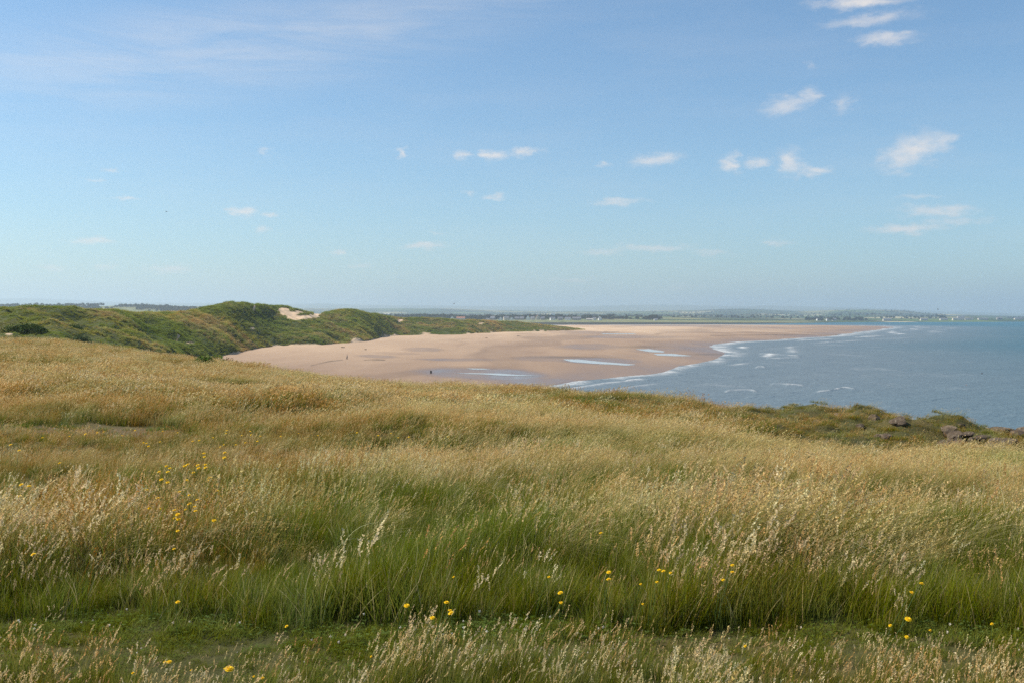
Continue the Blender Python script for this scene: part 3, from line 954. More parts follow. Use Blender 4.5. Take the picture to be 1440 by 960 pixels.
def build_hills():
    s = hills_s
    o = mesh_obj('hills', s.verts(), s.faces(), [field_mat()], smooth=True)
    set_attr(o.data, 'low', np.maximum(sstep(3.6, 3.2, s.T) * sstep(1180, 1100, s.px), sstep(440, 400, s.px)))
    set_attr(o.data, 'bank', sstep(1.35, 1.15, s.T) * sstep(1140, 1080, s.px))
    tag(o, 'low farmland and wooded hills beyond the estuary', kind='structure')
    # pale ranges behind
    Bx = [-900, -300, 0, 60, 100, 150, 250, 300, 400, 450, 500, 600, 700, 800, 850, 900, 960, 1050, 1080, 1130, 1200, 1300, 1370, 1440, 1600, 2400]
    Bv = [424, 421, 419.5, 420, 422, 425, 426, 426, 428, 427, 429, 430, 431, 431, 430, 429, 429, 431, 430, 431, 432.5, 437, 439.5, 441.5, 444, 450]
    px = np.linspace(-900, 2400, 700)
    v = np.interp(px, Bx, Bv) + fbm(px / 60, px * 0, 4, 131) * 1.6
    v = np.minimum(v, 448)
    Yc = 19000
    rows = [(12500, 0), (14000, .25), (16500, .7), (Yc, 1.), (22000, .2)]
    vs = []
    for (Y, k) in rows:
        zc = EYE + (446 - v) / 1440 * Yc
        z = zc * k - 3 * (1 - k)
        z = z + (fbm(px / 30, px * 0 + Y / 3000, 3, 137) * 30 * k * (1 - k) * 4 if k < 1 else 0)
        vs.append(np.stack([(px - 720) / 1440 * Y, np.full_like(px, Y), z], -1))
    vs = np.array(vs)
    o2 = mesh_obj('far_hills', vs.reshape(-1, 3), grid_faces(len(rows), len(px)), [plain('far_moor', (.10, .12, .06), scale=.002)], smooth=True)
    tag(o2, 'pale blue range of hills on the horizon', kind='structure')
    return o


hills = build_hills()

# ------------------------------------------------------------------ grass tufts
def leaf_mat(name, trans=.42, wob=.35, scale=.5, tint_a=(1.12, 1.0, .8), tint_b=(.82, 1.02, .75)):
    m = Mat(name)
    a = N(m.t, 'ShaderNodeAttribute', attribute_name='col')
    n = m.noise(scale, 4, .6)
    tint = m.ramp(m.mr(n, .3, .7), [(0, tint_b), (.5, (1, 1, 1)), (1, tint_a)])
    c = m.mix(wob, a.outputs['Color'], m.mix(1., a.outputs['Color'], tint, 'MULTIPLY'))
    oi = N(m.t, 'ShaderNodeObjectInfo')
    hv = N(m.t, 'ShaderNodeHueSaturation')
    m.L(m.mr(oi.outputs['Random'], 0, 1, .488, .512), hv.inputs['Hue'])
    m.L(m.mr(oi.outputs['Random'], 0, 1, 1.12, .86), hv.inputs['Saturation'])
    m.L(m.mr(oi.outputs['Random'], 0, 1, .80, 1.16), hv.inputs['Value'])
    m.L(c, hv.inputs['Color'])
    c = hv.outputs[0]
    p = m.principled(c, .8, None, .07)
    t = N(m.t, 'ShaderNodeBsdfTranslucent'); m.L(c, t.inputs['Color'])
    mx = N(m.t, 'ShaderNodeMixShader'); mx.inputs[0].default_value = trans
    m.L(p, mx.inputs[1]); m.L(t.outputs[0], mx.inputs[2])
    return m.done(mx.outputs[0])


class Tuft:
    def __init__(self): self.v = []; self.f = []; self.c = []

    def blade(self, base, h, ang, lean, width, c0, c1, seg=4, curl=1.6, droop=.0):
        """tapered strip bent along ang; returns the curve points"""
        d = np.array([math.cos(ang), math.sin(ang), 0])
        fa = random.uniform(0, math.pi)
        side = np.array([math.cos(fa), math.sin(fa), 0])
        n0 = len(self.v); pts = []
        for i in range(seg + 1):
            t = i / seg
            up = h * (t - droop * t ** 3)
            p = np.array(base) + d * lean * h * t ** curl + np.array([0, 0, up * (1 - .12 * lean * t)])
            pts.append(p)
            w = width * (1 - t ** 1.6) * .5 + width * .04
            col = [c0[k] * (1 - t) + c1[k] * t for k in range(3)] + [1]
            if i < seg:
                self.v += [p - side * w, p + side * w]; self.c += [col, col]
            else:
                self.v += [p]; self.c += [col]
        for i in range(seg - 1):
            a = n0 + 2 * i
            self.f.append((a, a + 1, a + 3, a + 2))
        a = n0 + 2 * (seg - 1)
        self.f.append((a, a + 1, a + 2))
        return pts

    def head(self, pts, length, rad, n, col, size=(.010, .0035), up=.5):
        """spikelets around the top of a stem"""
        tip = pts[-1]; ax = pts[-1] - pts[-2]; ax = ax / (np.linalg.norm(ax) + 1e-9)
        for k in range(n):
            t = (k + random.random()) / n
            r = rad * math.sin(math.pi * min(1, t * .85 + .15)) * random.uniform(.3, 1)
            th = random.uniform(0, 6.283)
            o = np.array([math.cos(th), math.sin(th), random.uniform(-.3, .3)])
            c = tip - ax * length * t + ax * length * .25 + o * r
            dr = ax * (1 - up) + o * up + np.random.default_rng(k).normal(0, .1, 3)
            dr = dr / np.linalg.norm(dr)
            sd = np.cross(dr, np.array([random.uniform(-1, 1), random.uniform(-1, 1), random.uniform(-1, 1)]))
            sd = sd / (np.linalg.norm(sd) + 1e-9)
            L_, W_ = size[0] * random.uniform(.7, 1.3), size[1] * random.uniform(.7, 1.3)
            q = random.uniform(.8, 1.18)
            cc = [min(1, x * q) for x in col] + [1]
            n0 = len(self.v)
            self.v += [c - dr * L_ * .5, c + sd * W_, c + dr * L_ * .5, c - sd * W_]
            self.c += [cc] * 4
            self.f.append((n0, n0 + 1, n0 + 2, n0 + 3))

    def make(self, name, coll, mat):
        o = mesh_obj(name, np.array(self.v), self.f, [mat], link=False)
        set_attr(o.data, 'col', np.array(self.c), 'FLOAT_COLOR')
        coll.objects.link(o)
        return o


def jit(c, a=.18):
    k = random.uniform(1 - a, 1 + a)
    return tuple(min(1, max(0, x * k * random.uniform(1 - a * .35, 1 + a * .35))) for x in c)


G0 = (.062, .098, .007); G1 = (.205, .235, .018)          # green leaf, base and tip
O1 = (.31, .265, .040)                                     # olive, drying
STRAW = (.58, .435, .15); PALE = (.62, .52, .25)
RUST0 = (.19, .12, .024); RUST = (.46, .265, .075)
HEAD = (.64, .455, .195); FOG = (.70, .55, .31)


def rnd_base(r):
    a = random.uniform(0, 6.283); q = r * math.sqrt(random.random())
    return (q * math.cos(a), q * math.sin(a), -.02)


def wind(spread=.9): return random.gauss(0, spread)        # +X is down-wind


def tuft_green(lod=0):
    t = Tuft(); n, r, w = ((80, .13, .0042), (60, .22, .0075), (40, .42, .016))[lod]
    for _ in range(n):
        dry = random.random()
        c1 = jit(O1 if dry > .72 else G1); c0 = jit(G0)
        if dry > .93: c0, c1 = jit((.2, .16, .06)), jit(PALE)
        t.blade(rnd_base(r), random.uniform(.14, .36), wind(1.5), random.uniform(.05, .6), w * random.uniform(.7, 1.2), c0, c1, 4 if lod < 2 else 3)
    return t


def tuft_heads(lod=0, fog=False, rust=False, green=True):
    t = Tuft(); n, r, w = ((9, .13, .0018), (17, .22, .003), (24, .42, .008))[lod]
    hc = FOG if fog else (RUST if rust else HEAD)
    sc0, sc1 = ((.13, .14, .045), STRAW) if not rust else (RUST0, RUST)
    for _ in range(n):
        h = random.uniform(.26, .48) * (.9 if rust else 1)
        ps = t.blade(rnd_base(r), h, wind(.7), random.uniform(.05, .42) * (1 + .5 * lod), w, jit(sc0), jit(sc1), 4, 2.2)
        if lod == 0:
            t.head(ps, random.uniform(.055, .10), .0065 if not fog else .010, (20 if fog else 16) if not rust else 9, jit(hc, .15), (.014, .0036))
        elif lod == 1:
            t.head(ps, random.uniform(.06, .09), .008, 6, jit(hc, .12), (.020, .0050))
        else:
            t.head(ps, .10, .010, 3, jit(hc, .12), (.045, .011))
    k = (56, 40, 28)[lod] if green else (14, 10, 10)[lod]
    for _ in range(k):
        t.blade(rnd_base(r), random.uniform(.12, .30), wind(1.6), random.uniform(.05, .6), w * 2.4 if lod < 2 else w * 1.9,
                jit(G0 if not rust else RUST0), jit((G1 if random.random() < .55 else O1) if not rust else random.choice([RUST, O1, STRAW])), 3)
    return t


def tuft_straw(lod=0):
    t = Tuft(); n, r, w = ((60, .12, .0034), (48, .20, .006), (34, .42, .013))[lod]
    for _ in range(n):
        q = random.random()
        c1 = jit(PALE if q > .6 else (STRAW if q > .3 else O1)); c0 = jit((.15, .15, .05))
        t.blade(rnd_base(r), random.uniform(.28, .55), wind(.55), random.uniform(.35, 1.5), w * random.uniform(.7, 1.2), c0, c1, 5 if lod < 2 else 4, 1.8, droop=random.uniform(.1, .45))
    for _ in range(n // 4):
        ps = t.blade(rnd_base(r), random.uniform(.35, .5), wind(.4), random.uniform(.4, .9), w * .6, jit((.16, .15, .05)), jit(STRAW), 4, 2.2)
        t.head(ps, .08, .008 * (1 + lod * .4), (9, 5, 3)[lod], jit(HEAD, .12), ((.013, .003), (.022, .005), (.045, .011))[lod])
    return t


def tuft_arch():
    t = tuft_green(0)
    for _ in range(random.randint(3, 6)):
        t.blade(rnd_base(.06), random.uniform(.40, .62), wind(.9), random.uniform(.6, 1.5), random.uniform(.006, .009), jit((.3, .3, .14)), jit((.68, .62, .38)), 8, 1.7, droop=random.uniform(.3, .6))
    return t


def tuft_turf():
    t = Tuft()
    for _ in range(170):
        t.blade(rnd_base(.16), random.uniform(.03, .085), wind(2), random.uniform(.2, 1.2), random.uniform(.003, .006), jit((.085, .115, .010)), jit((.22, .25, .03)), 2)
    for _ in range(9):                                      # clover leaves
        b = rnd_base(.15); h = random.uniform(.02, .06)
        for k in range(3):
            a = k * 2.09 + random.random()
            c = np.array([b[0], b[1], h]); d = np.array([math.cos(a), math.sin(a), .25]); s = np.array([-d[1], d[0], 0])
            n0 = len(t.v); cc = list(jit((.10, .15, .025))) + [1]
            t.v += [c, c + d * .008 + s * .006, c + d * .015, c + d * .008 - s * .006]; t.c += [cc] * 4
            t.f.append((n0, n0 + 1, n0 + 2, n0 + 3))
    if random.random() < .3:                                # a clover bloom
        b = rnd_base(.12); ps = t.blade(b, .08, 0, .1, .002, jit(G0), jit(G1), 2)
        t.head(ps, .012, .006, 16, (.75, .72, .66), (.009, .003), .9)
    return t


def tuft_low(lod=2):
    """short salty turf of the rocky knoll, mixed green and rust"""
    t = Tuft()
    for _ in range(60):
        q = random.random()
        c1 = jit(G1 if q < .5 else (RUST if q < .72 else O1))
        t.blade(rnd_base(.32), random.uniform(.06, .22), wind(1.6), random.uniform(.1, 1.0), random.uniform(.009, .016), jit(G0 if q < .6 else RUST0), c1, 3)
    return t


def tuft_marram(kind=0):
    t = Tuft()
    c0, c1 = [((.075, .10, .012), (.29, .33, .055)), ((.11, .12, .022), (.42, .40, .10)), ((.18, .13, .04), (.52, .40, .16))][kind]
    for _ in range(46):
        t.blade(rnd_base(.55), random.uniform(.5, 1.15), wind(.8), random.uniform(.2, 1.1), random.uniform(.035, .06), jit(c0), jit(c1, .25), 4, 1.8, droop=random.uniform(0, .4))
    return t


grass_mat = leaf_mat('grass_blades', wob=.75, scale=.28, tint_a=(1.22, 1.03, .78), tint_b=(.78, .98, .70))
marram_mat = leaf_mat('marram_blades', scale=.03, wob=.8, tint_a=(1.5, 1.12, .85), tint_b=(.62, .80, .62))
VAR = 5
meadow_lib = bpy.data.collections.new('meadow_tufts')
species = {}
_k = 0
def add_species(name, fn, n=VAR, coll=None, mat=None):
    global _k
    ids = []
    for i in range(n):
        o = fn().make('tuft.%03d' % _k, coll or meadow_lib, mat or grass_mat)
        ids.append(_k); _k += 1
    species[name] = ids
for lod in range(3):
    add_species('green%d' % lod, lambda: tuft_green(lod))
    add_species('heads%d' % lod, lambda: tuft_heads(lod))
    add_species('fog%d' % lod, lambda: tuft_heads(lod, fog=True))
    add_species('rust%d' % lod, lambda: tuft_heads(lod, rust=True))
    add_species('straw%d' % lod, lambda: tuft_straw(lod))
add_species('turf', tuft_turf)
add_species('arch', tuft_arch)
add_species('low', tuft_low)


def instancer(name, coll, pts, idx, rot, scl, label, cat):
    me = bpy.data.meshes.new(name)
    me.vertices.add(len(pts))
    me.vertices.foreach_set('co', np.asarray(pts, np.float32).ravel())
    set_attr(me, 'idx', idx, 'INT'); set_attr(me, 'rot', rot, 'FLOAT_VECTOR'); set_attr(me, 'scl', scl)
    o = bpy.data.objects.new(name, me)
    scene.collection.objects.link(o)
    ng = bpy.data.node_groups.new(name + '_nodes', 'GeometryNodeTree')
    ng.interface.new_socket('Geometry', in_out='INPUT', socket_type='NodeSocketGeometry')
    ng.interface.new_socket('Geometry', in_out='OUTPUT', socket_type='NodeSocketGeometry')
    gi = ng.nodes.new('NodeGroupInput'); go = ng.nodes.new('NodeGroupOutput')
    ci = ng.nodes.new('GeometryNodeCollectionInfo')
    ci.inputs['Collection'].default_value = coll
    ci.inputs['Separate Children'].default_value = True
    ci.inputs['Reset Children'].default_value = True
    iop = ng.nodes.new('GeometryNodeInstanceOnPoints')
    iop.inputs['Pick Instance'].default_value = True
    def na(nm, dt):
        n = ng.nodes.new('GeometryNodeInputNamedAttribute'); n.data_type = dt; n.inputs['Name'].default_value = nm
        return n.outputs['Attribute']
    L = ng.links.new
    L(gi.outputs[0], iop.inputs['Points'])
    L(ci.outputs[0], iop.inputs['Instance'])
    L(na('idx', 'INT'), iop.inputs['Instance Index'])
    e = ng.nodes.new('FunctionNodeEulerToRotation')
    L(na('rot', 'FLOAT_VECTOR'), e.inputs[0]); L(e.outputs[0], iop.inputs['Rotation'])
    L(na('scl', 'FLOAT'), iop.inputs['Scale'])
    L(iop.outputs[0], go.inputs[0])
    md = o.modifiers.new('scatter', 'NODES'); md.node_group = ng
    tag(o, label, cat, kind='stuff')
    return o


def scatter_meadow():
    P = []; I = []; RT = []; SC = []
    # rings of depth: (y0, y1, density per m2, lod)
    rings = [(2.2, 4.2, 40, 0), (4.2, 9.5, 85, 0), (9.5, 16, 48, 0), (16, 27, 26, 1), (27, 45, 12, 2), (45, 72, 7.5, 2), (72, 100, 5, 2)]
    for (y0, y1, dens, lod) in rings:
        smax = {2.2: 1.9, 4.2: 1.15, 9.5: .9, 16: .85}.get(y0, .78)
        smin = -smax
        area = (smax - smin) * (y1 ** 2 - y0 ** 2) / 2
        n = int(area * dens)
        Y = np.sqrt(rng.uniform(y0 ** 2, y1 ** 2, n)); s = rng.uniform(smin, smax, n); X = s * Y
        px = s * 1440 + 720
        z = head_z(s, Y)
        nA = fbm(X / 2.2, Y / 3.0, 3, 201); nB = fbm(X / 7, Y / 9, 3, 203); nC = fbm(X / .8, Y / .8, 2, 207)
        tr = track_mask(X, Y); ba = bare_mask(X, Y)
        W = {k: np.zeros(n) for k in ('green', 'heads', 'fog', 'rust', 'straw')}
        near = sstep(6.3, 5.9, Y); face = sstep(6.3, 6.6, Y) * sstep(8.6, 7.3, Y + nA * 2.2)
        mid = sstep(7.2, 8.6, Y + nA * 2.2) * sstep(15, 11, Y + nB * 8); field = sstep(10.5, 14, Y + nB * 8)
        left = sstep(560, 330, px + nB * 500); right = sstep(700, 900, px)
        W['heads'] += near * .55 + face * .10 + mid * .42 + field * (.55 + .1 * left)
        W['fog'] += near * (.30 + sstep(.02, .2, nA) * .4) + face * sstep(.0, .2, nA) * .35 + mid * (.12 + .35 * sstep(0, .25, nA)) + field * .12
        W['green'] += near * (.40 + .8 * sstep(.02, -.2, nB)) + face * 1.5 + mid * (1.25 + 2.2 * sstep(.10, -.15, nA)) * (1 - .45 * left) + field * (.16 + 1.1 * sstep(-.02, -.2, nB))
        W['rust'] += left * (mid * .85 + field * sstep(34, 24, Y) * 1.7 + field * sstep(24, 34, Y) * .35) + field * .10
        W['straw'] += mid * (.12 + .55 * right * sstep(-.1, .1, nB)) + field * (.30 + .45 * right * sstep(30, 22, Y) + .25 * sstep(.05, .2, nB))
        # the greener brow right of the middle and the left dune edge
        brow = sstep(27, 33, Y + nB * 12) * sstep(640, 800, px)
        W['green'] += brow * 1.6 * sstep(.25, -.1, nB); W['rust'] += brow * .5; W['heads'] *= (1 - .5 * brow); W['straw'] *= (1 - .6 * brow) + .6 * sstep(50, 70, Y) * sstep(300, 60, px) * sstep(.1, -.1, nB)
        knoll = np.maximum(sstep(24, 28, Y + nB * 8) * sstep(1000, 1090, px + nB * 200), .8 * brow * sstep(720, 900, px) * sstep(31, 37, Y))
        keys = list(W)
        M = np.stack([W[k] for k in keys], 1) + 1e-6
        M = np.cumsum(M / M.sum(1, keepdims=True), 1)
        pick = (rng.random(n)[:, None] > M).sum(1).clip(0, 4)
        sc = rng.uniform(.7, 1.18, n) * (1 + nA * .9 + nC * .6) * np.where(Y < 6.3, .55, 1) * (1 + nC * 1.1 * sstep(9.5, 8.5, Y))
        sc = sc * (1 - .5 * np.exp(-((X + 8.2) / 3.6) ** 2 - ((Y - 18.2) / 3.0) ** 2))
        idx = np.zeros(n, int); keep = np.ones(n, bool)
        var = rng.integers(0, VAR, n)
        for i in range(n):
            nm = keys[pick[i]] + str(lod)
            if lod < 2 and Y[i] > 8 and rng.random() < .004 + .03 * right[i] * (nB[i] > .02):
                nm = 'arch'
            if knoll[i] > rng.random():
                nm = 'low' if rng.random() < (.92 if nC[i] + nA[i] < .05 else .45) else ('rust2' if rng.random() < .5 else 'straw2')
                sc[i] *= .7 if nm == 'low' else .55
            elif tr[i] > rng.random() * .9 + .1:
                if rng.random() < .84: nm = 'turf'; sc[i] = min(sc[i], 1.1)
                else: sc[i] *= .62
            elif ba[i] > .35 or (ba[i] > .05 and rng.random() < .5):
                if rng.random() < .86: keep[i] = False
                nm = 'turf'; sc[i] *= 1.3
            idx[i] = species[nm][var[i] % len(species[nm])]
        # near left: sparse stems over short turf
        thin = (Y < 6.0) & (Y > 5.2) & (px < 520) & (rng.random(n) < .45)
        idx = np.where(thin, np.array(species['turf'])[var], idx)
        P.append(np.stack([X, Y, z], 1)[keep]); I.append(idx[keep]); SC.append(sc[keep])
        swl = fbm(X / 3.2, Y / 4.5, 2, 211) * 2.6
        r = np.stack([rng.normal(0, .10, n), rng.normal(.04, .10, n), swl + rng.normal(0, .45, n)], 1)
        RT.append(r[keep])
    P = np.concatenate(P); I = np.concatenate(I); RT = np.concatenate(RT); SC = np.concatenate(SC)
    print('meadow tufts', len(P))
    instancer('meadow_grass', meadow_lib, P, I, RT, SC, 'wind blown meadow grass with pale seed heads covering the headland', 'grass')


scatter_meadow()

dune_lib = bpy.data.collections.new('dune_tufts')
_k = 0
for kind in range(3):
    add_species('marram%d' % kind, lambda: tuft_marram(kind), 4, dune_lib, marram_mat)


def scatter_dunes():
    s = dunes_s; n = 130000
    iu = rng.uniform(0, s.nu - 1, n * 2); it = rng.uniform(0, s.nt - 1, n * 2)
    X, Y, Zz, px, T = s.at(iu, it)
    # area of a cell in world space ~ row spacing x Y/1440 * du
    dY = np.abs(np.gradient(s.Y, axis=0))
    w = s.at(iu, it)[1] * dY[np.clip(it.astype(int), 0, s.nt - 1), np.clip(iu.astype(int), 0, s.nu - 1)]
    dens = w / np.maximum(Y, 90) ** 1.15
    dens = dens / np.percentile(dens, 92)
    sand = dune_sand(X, Y, Zz, px, T)
    keep = (rng.random(len(X)) < dens) & (sand < .45) & (T > .9) & (T < 5.7) & (px > -180)
    X, Y, Zz, px, T = X[keep], Y[keep], Zz[keep], px[keep], T[keep]
    m = len(X)
    n6 = fbm(X / 7, Y / 12, 2, 309)
    nz = fbm(X / 22, Y / 40, 3, 301); nz2 = fbm(X / 60, Y / 110, 3, 303)
    q = rng.random(m) * .8 + .1 + nz * 2.0 + nz2 * 1.4 + n6 * 1.6 + .18 * sstep(300, 150, px)
    kind = np.where(q < .55, 0, np.where(q < .98, 1, 2))
    idx = np.array([species['marram%d' % k][v] for k, v in zip(kind, rng.integers(0, 4, m))])
    n5 = fbm(X / 4.5, Y / 8, 3, 307)
    sc = rng.uniform(.6, 1.3, m) * np.clip(Y / 420, .42, 1.1) * (1 + nz * .6 + n5 * 1.2)
    rot = np.stack([rng.normal(0, .1, m), rng.normal(.05, .1, m), rng.normal(-.1, .45, m)], 1)
    print('dune tufts', m)
    instancer('marram_grass', dune_lib, np.stack([X, Y, Zz - .1], 1), idx, rot, sc, 'dense green marram grass growing over the sand dunes', 'marram grass')


scatter_dunes()

# ------------------------------------------------------------------ far woods (mass)
wood_lib = bpy.data.collections.new('wood_crowns')
wood_mat = leaf_mat('far_foliage', trans=.15, scale=.01)


def crown_clump(seed):
    t = Tuft(); r = random.Random(seed)
    hgt = r.uniform(9, 13); rad = r.uniform(3.5, 5.5)
    t.blade((0, 0, 0), hgt * .7, 0, .05, .7, (.05, .04, .03), (.05, .04, .03), 2)
    for _ in range(170):
        th = r.uniform(0, 6.283); ph = math.acos(r.uniform(-.7, 1)); q = r.uniform(.55, 1.05) * (1 + .25 * math.sin(th * 3 + seed) * math.sin(ph * 4))
        c = np.array([rad * q * math.sin(ph) * math.cos(th), rad * q * math.sin(ph) * math.sin(th), hgt * .62 + hgt * .38 * q * math.cos(ph)])
        d = np.array([r.gauss(0, 1), r.gauss(0, 1), r.gauss(0, 1)]); d /= np.linalg.norm(d)
        s = np.cross(d, np.array([r.gauss(0, 1), r.gauss(0, 1), r.gauss(0, 1)])); s /= np.linalg.norm(s)
        L_ = r.uniform(.7, 1.3); n0 = len(t.v); cc = list(jit((.028, .045, .018), .3)) + [1]
        t.v += [c - d * L_, c + s * L_, c + d * L_, c - s * L_]; t.c += [cc] * 4
        t.f.append((n0, n0 + 1, n0 + 2, n0 + 3))
    return t


_k = 0
_seed = [0]
def _cr():
    _seed[0] += 1
    return crown_clump(_seed[0])
add_species('crown', _cr, 8, wood_lib, wood_mat)


def scatter_wood():
    P = []
    s = hills_s
    # bands: px range, depth range, count
    bands = [(470, 860, 2820, 3050, 900), (555, 632, 2760, 3050, 420), (655, 850, 2740, 2800, 60), (640, 700, 2700, 2900, 120), (860, 930, 2800, 3100, 120),
             (100, 305, 3150, 3650, 1500), (470, 900, 3500, 7500, 900), (900, 1330, 3700, 8500, 900), (-150, 100, 3300, 3600, 500), (1130, 1230, 3250, 3400, 60)]
    from mathutils.kdtree import KDTree
    kd = KDTree(s.X.size)
    xs, ys, zs = s.X.ravel(), s.Y.ravel(), s.Z.ravel()
    for i in range(len(xs)): kd.insert((xs[i], ys[i], 0), i)
    kd.balance()
    global hills_kd
    hills_kd = (kd, zs)
    for (a, b, y0, y1, c) in bands:
        px = rng.uniform(a, b, c); Y = rng.uniform(y0, y1, c); X = (px - 720) / 1440 * Y
        cl = fbm(X / 90, Y / 200, 3, 401) > -.06
        for x, y in zip(X[cl], Y[cl]):
            P.append((x, y, hill_z(x, y) - 1.0))
    P = np.array(P); n = len(P)
    sc = rng.uniform(.6, 1.25, n) * np.where(P[:, 1] > 3400, .9, 1)
    sc = np.where((P[:, 1] < 2810), sc * .7, sc)
    rot = np.zeros((n, 3)); rot[:, 2] = rng.uniform(0, 6.28, n)
    o = instancer('far_wood', wood_lib, P, rng.integers(0, 8, n), rot, sc, 'dark far off woods massed behind the seaside village', 'woodland')


def hill_z(x, y):
    kd, zs = hills_kd
    r = kd.find_n((x, y, 0), 4)
    w = [1 / (d + .1) for _, _, d in r]
    return sum(zs[i] * k for (_, i, _), k in zip(r, w)) / sum(w)


scatter_wood()

# ------------------------------------------------------------------ village
M_white = plain('render_white', (.80, .78, .72), .8, .05, .5)
M_cream = plain('render_cream', (.62, .54, .42), .8, .06, .5)
M_stone = plain('grey_stone', (.34, .31, .28), .9, .15, .8)
M_slate = plain('slate_roof', (.14, .145, .16), .7, .15, .8)
M_tile = plain('red_tile_roof', (.30, .13, .08), .8, .15, .8)
M_glass = plain('window_glass', (.04, .05, .06), .15, .05)
M_door = plain('painted_door', (.08, .12, .18), .5, .05)


def box_mesh(x0, x1, y0, y1, z0, z1):
    v = [(x0, y0, z0), (x1, y0, z0), (x1, y1, z0), (x0, y1, z0), (x0, y0, z1), (x1, y0, z1), (x1, y1, z1), (x0, y1, z1)]
    f = [(0, 3, 2, 1), (4, 5, 6, 7), (0, 1, 5, 4), (1, 2, 6, 5), (2, 3, 7, 6), (3, 0, 4, 7)]
    return v, f


def house(name, px, Y, w, d, h, pitch, wall, roof, gable, label, cat='house', group=None, rz=0., wins=3, chim=2):
    X = (px - 720) / 1440 * Y
    z = hill_z(X, Y) - .3
    e = empty(name, (X, Y, z), rz)
    tag(e, label, cat, group)
    # walls incl. gable triangles; ridge along X unless gable faces the viewer
    rl, rw = (w, d) if not gable else (d, w)
    rh = pitch * rw / 2
    def T(p): return p if not gable else (p[1], -p[0], p[2])
    v = [(-rl/2, -rw/2, 0), (rl/2, -rw/2, 0), (rl/2, rw/2, 0), (-rl/2, rw/2, 0), (-rl/2, -rw/2, h), (rl/2, -rw/2, h), (rl/2, rw/2, h), (-rl/2, rw/2, h),
         (-rl/2, 0, h + rh), (rl/2, 0, h + rh)]
    f = [(0, 1, 5, 4), (2, 3, 7, 6), (1, 2, 6, 9, 5), (3, 0, 4, 8, 7), (0, 3, 2, 1), (4, 5, 9, 8), (6, 7, 8, 9)]
    mesh_obj('wall', [T(p) for p in v], f, [wall], e)
    o_ = .35; t_ = .22
    v = []; f = []
    for sgn in (-1, 1):
        n0 = len(v)
        sl = rh / (rw / 2)
        for dz in (.03, t_):
            v += [(-rl/2 - o_, sgn * (rw/2 + o_), h - sl * o_ + dz), (rl/2 + o_, sgn * (rw/2 + o_), h - sl * o_ + dz), (rl/2 + o_, 0, h + rh + dz), (-rl/2 - o_, 0, h + rh + dz)]
        f += [tuple(n0 + k for k in q) for q in ((0, 1, 2, 3), (7, 6, 5, 4), (0, 4, 5, 1), (1, 5, 6, 2), (2, 6, 7, 3), (3, 7, 4, 0))]
    r = mesh_obj('roof', [T(p) for p in v], f, [roof], e)
    for k in range(chim):
        cx = (-.42 + .84 * k) * rl if chim > 1 else .3 * rl
        v, f = box_mesh(cx - .45, cx + .45, -.4, .4, h + rh - .5, h + rh + 1.3)
        mesh_obj('chimney', [T(p) for p in v], f, [M_stone], r)
    floors = 2 if h > 4.2 else 1
    fw = w * .5
    for fl in range(floors):
        for k in range(wins):
            x = -fw + w * (k + .5) / wins
            if fl == 0 and k == wins // 2:
                v, f = box_mesh(x - .55, x + .55, -d/2 - .05, -d/2 - .003, .1, 2.2)
                mesh_obj('door', v, f, [M_door], e)
                continue
            zz = 1.0 + 2.7 * fl
            v, f = box_mesh(x - .6, x + .6, -d/2 - .05, -d/2 - .003, zz, zz + 1.3)
            mesh_obj('window', v, f, [M_glass], e)
    return e


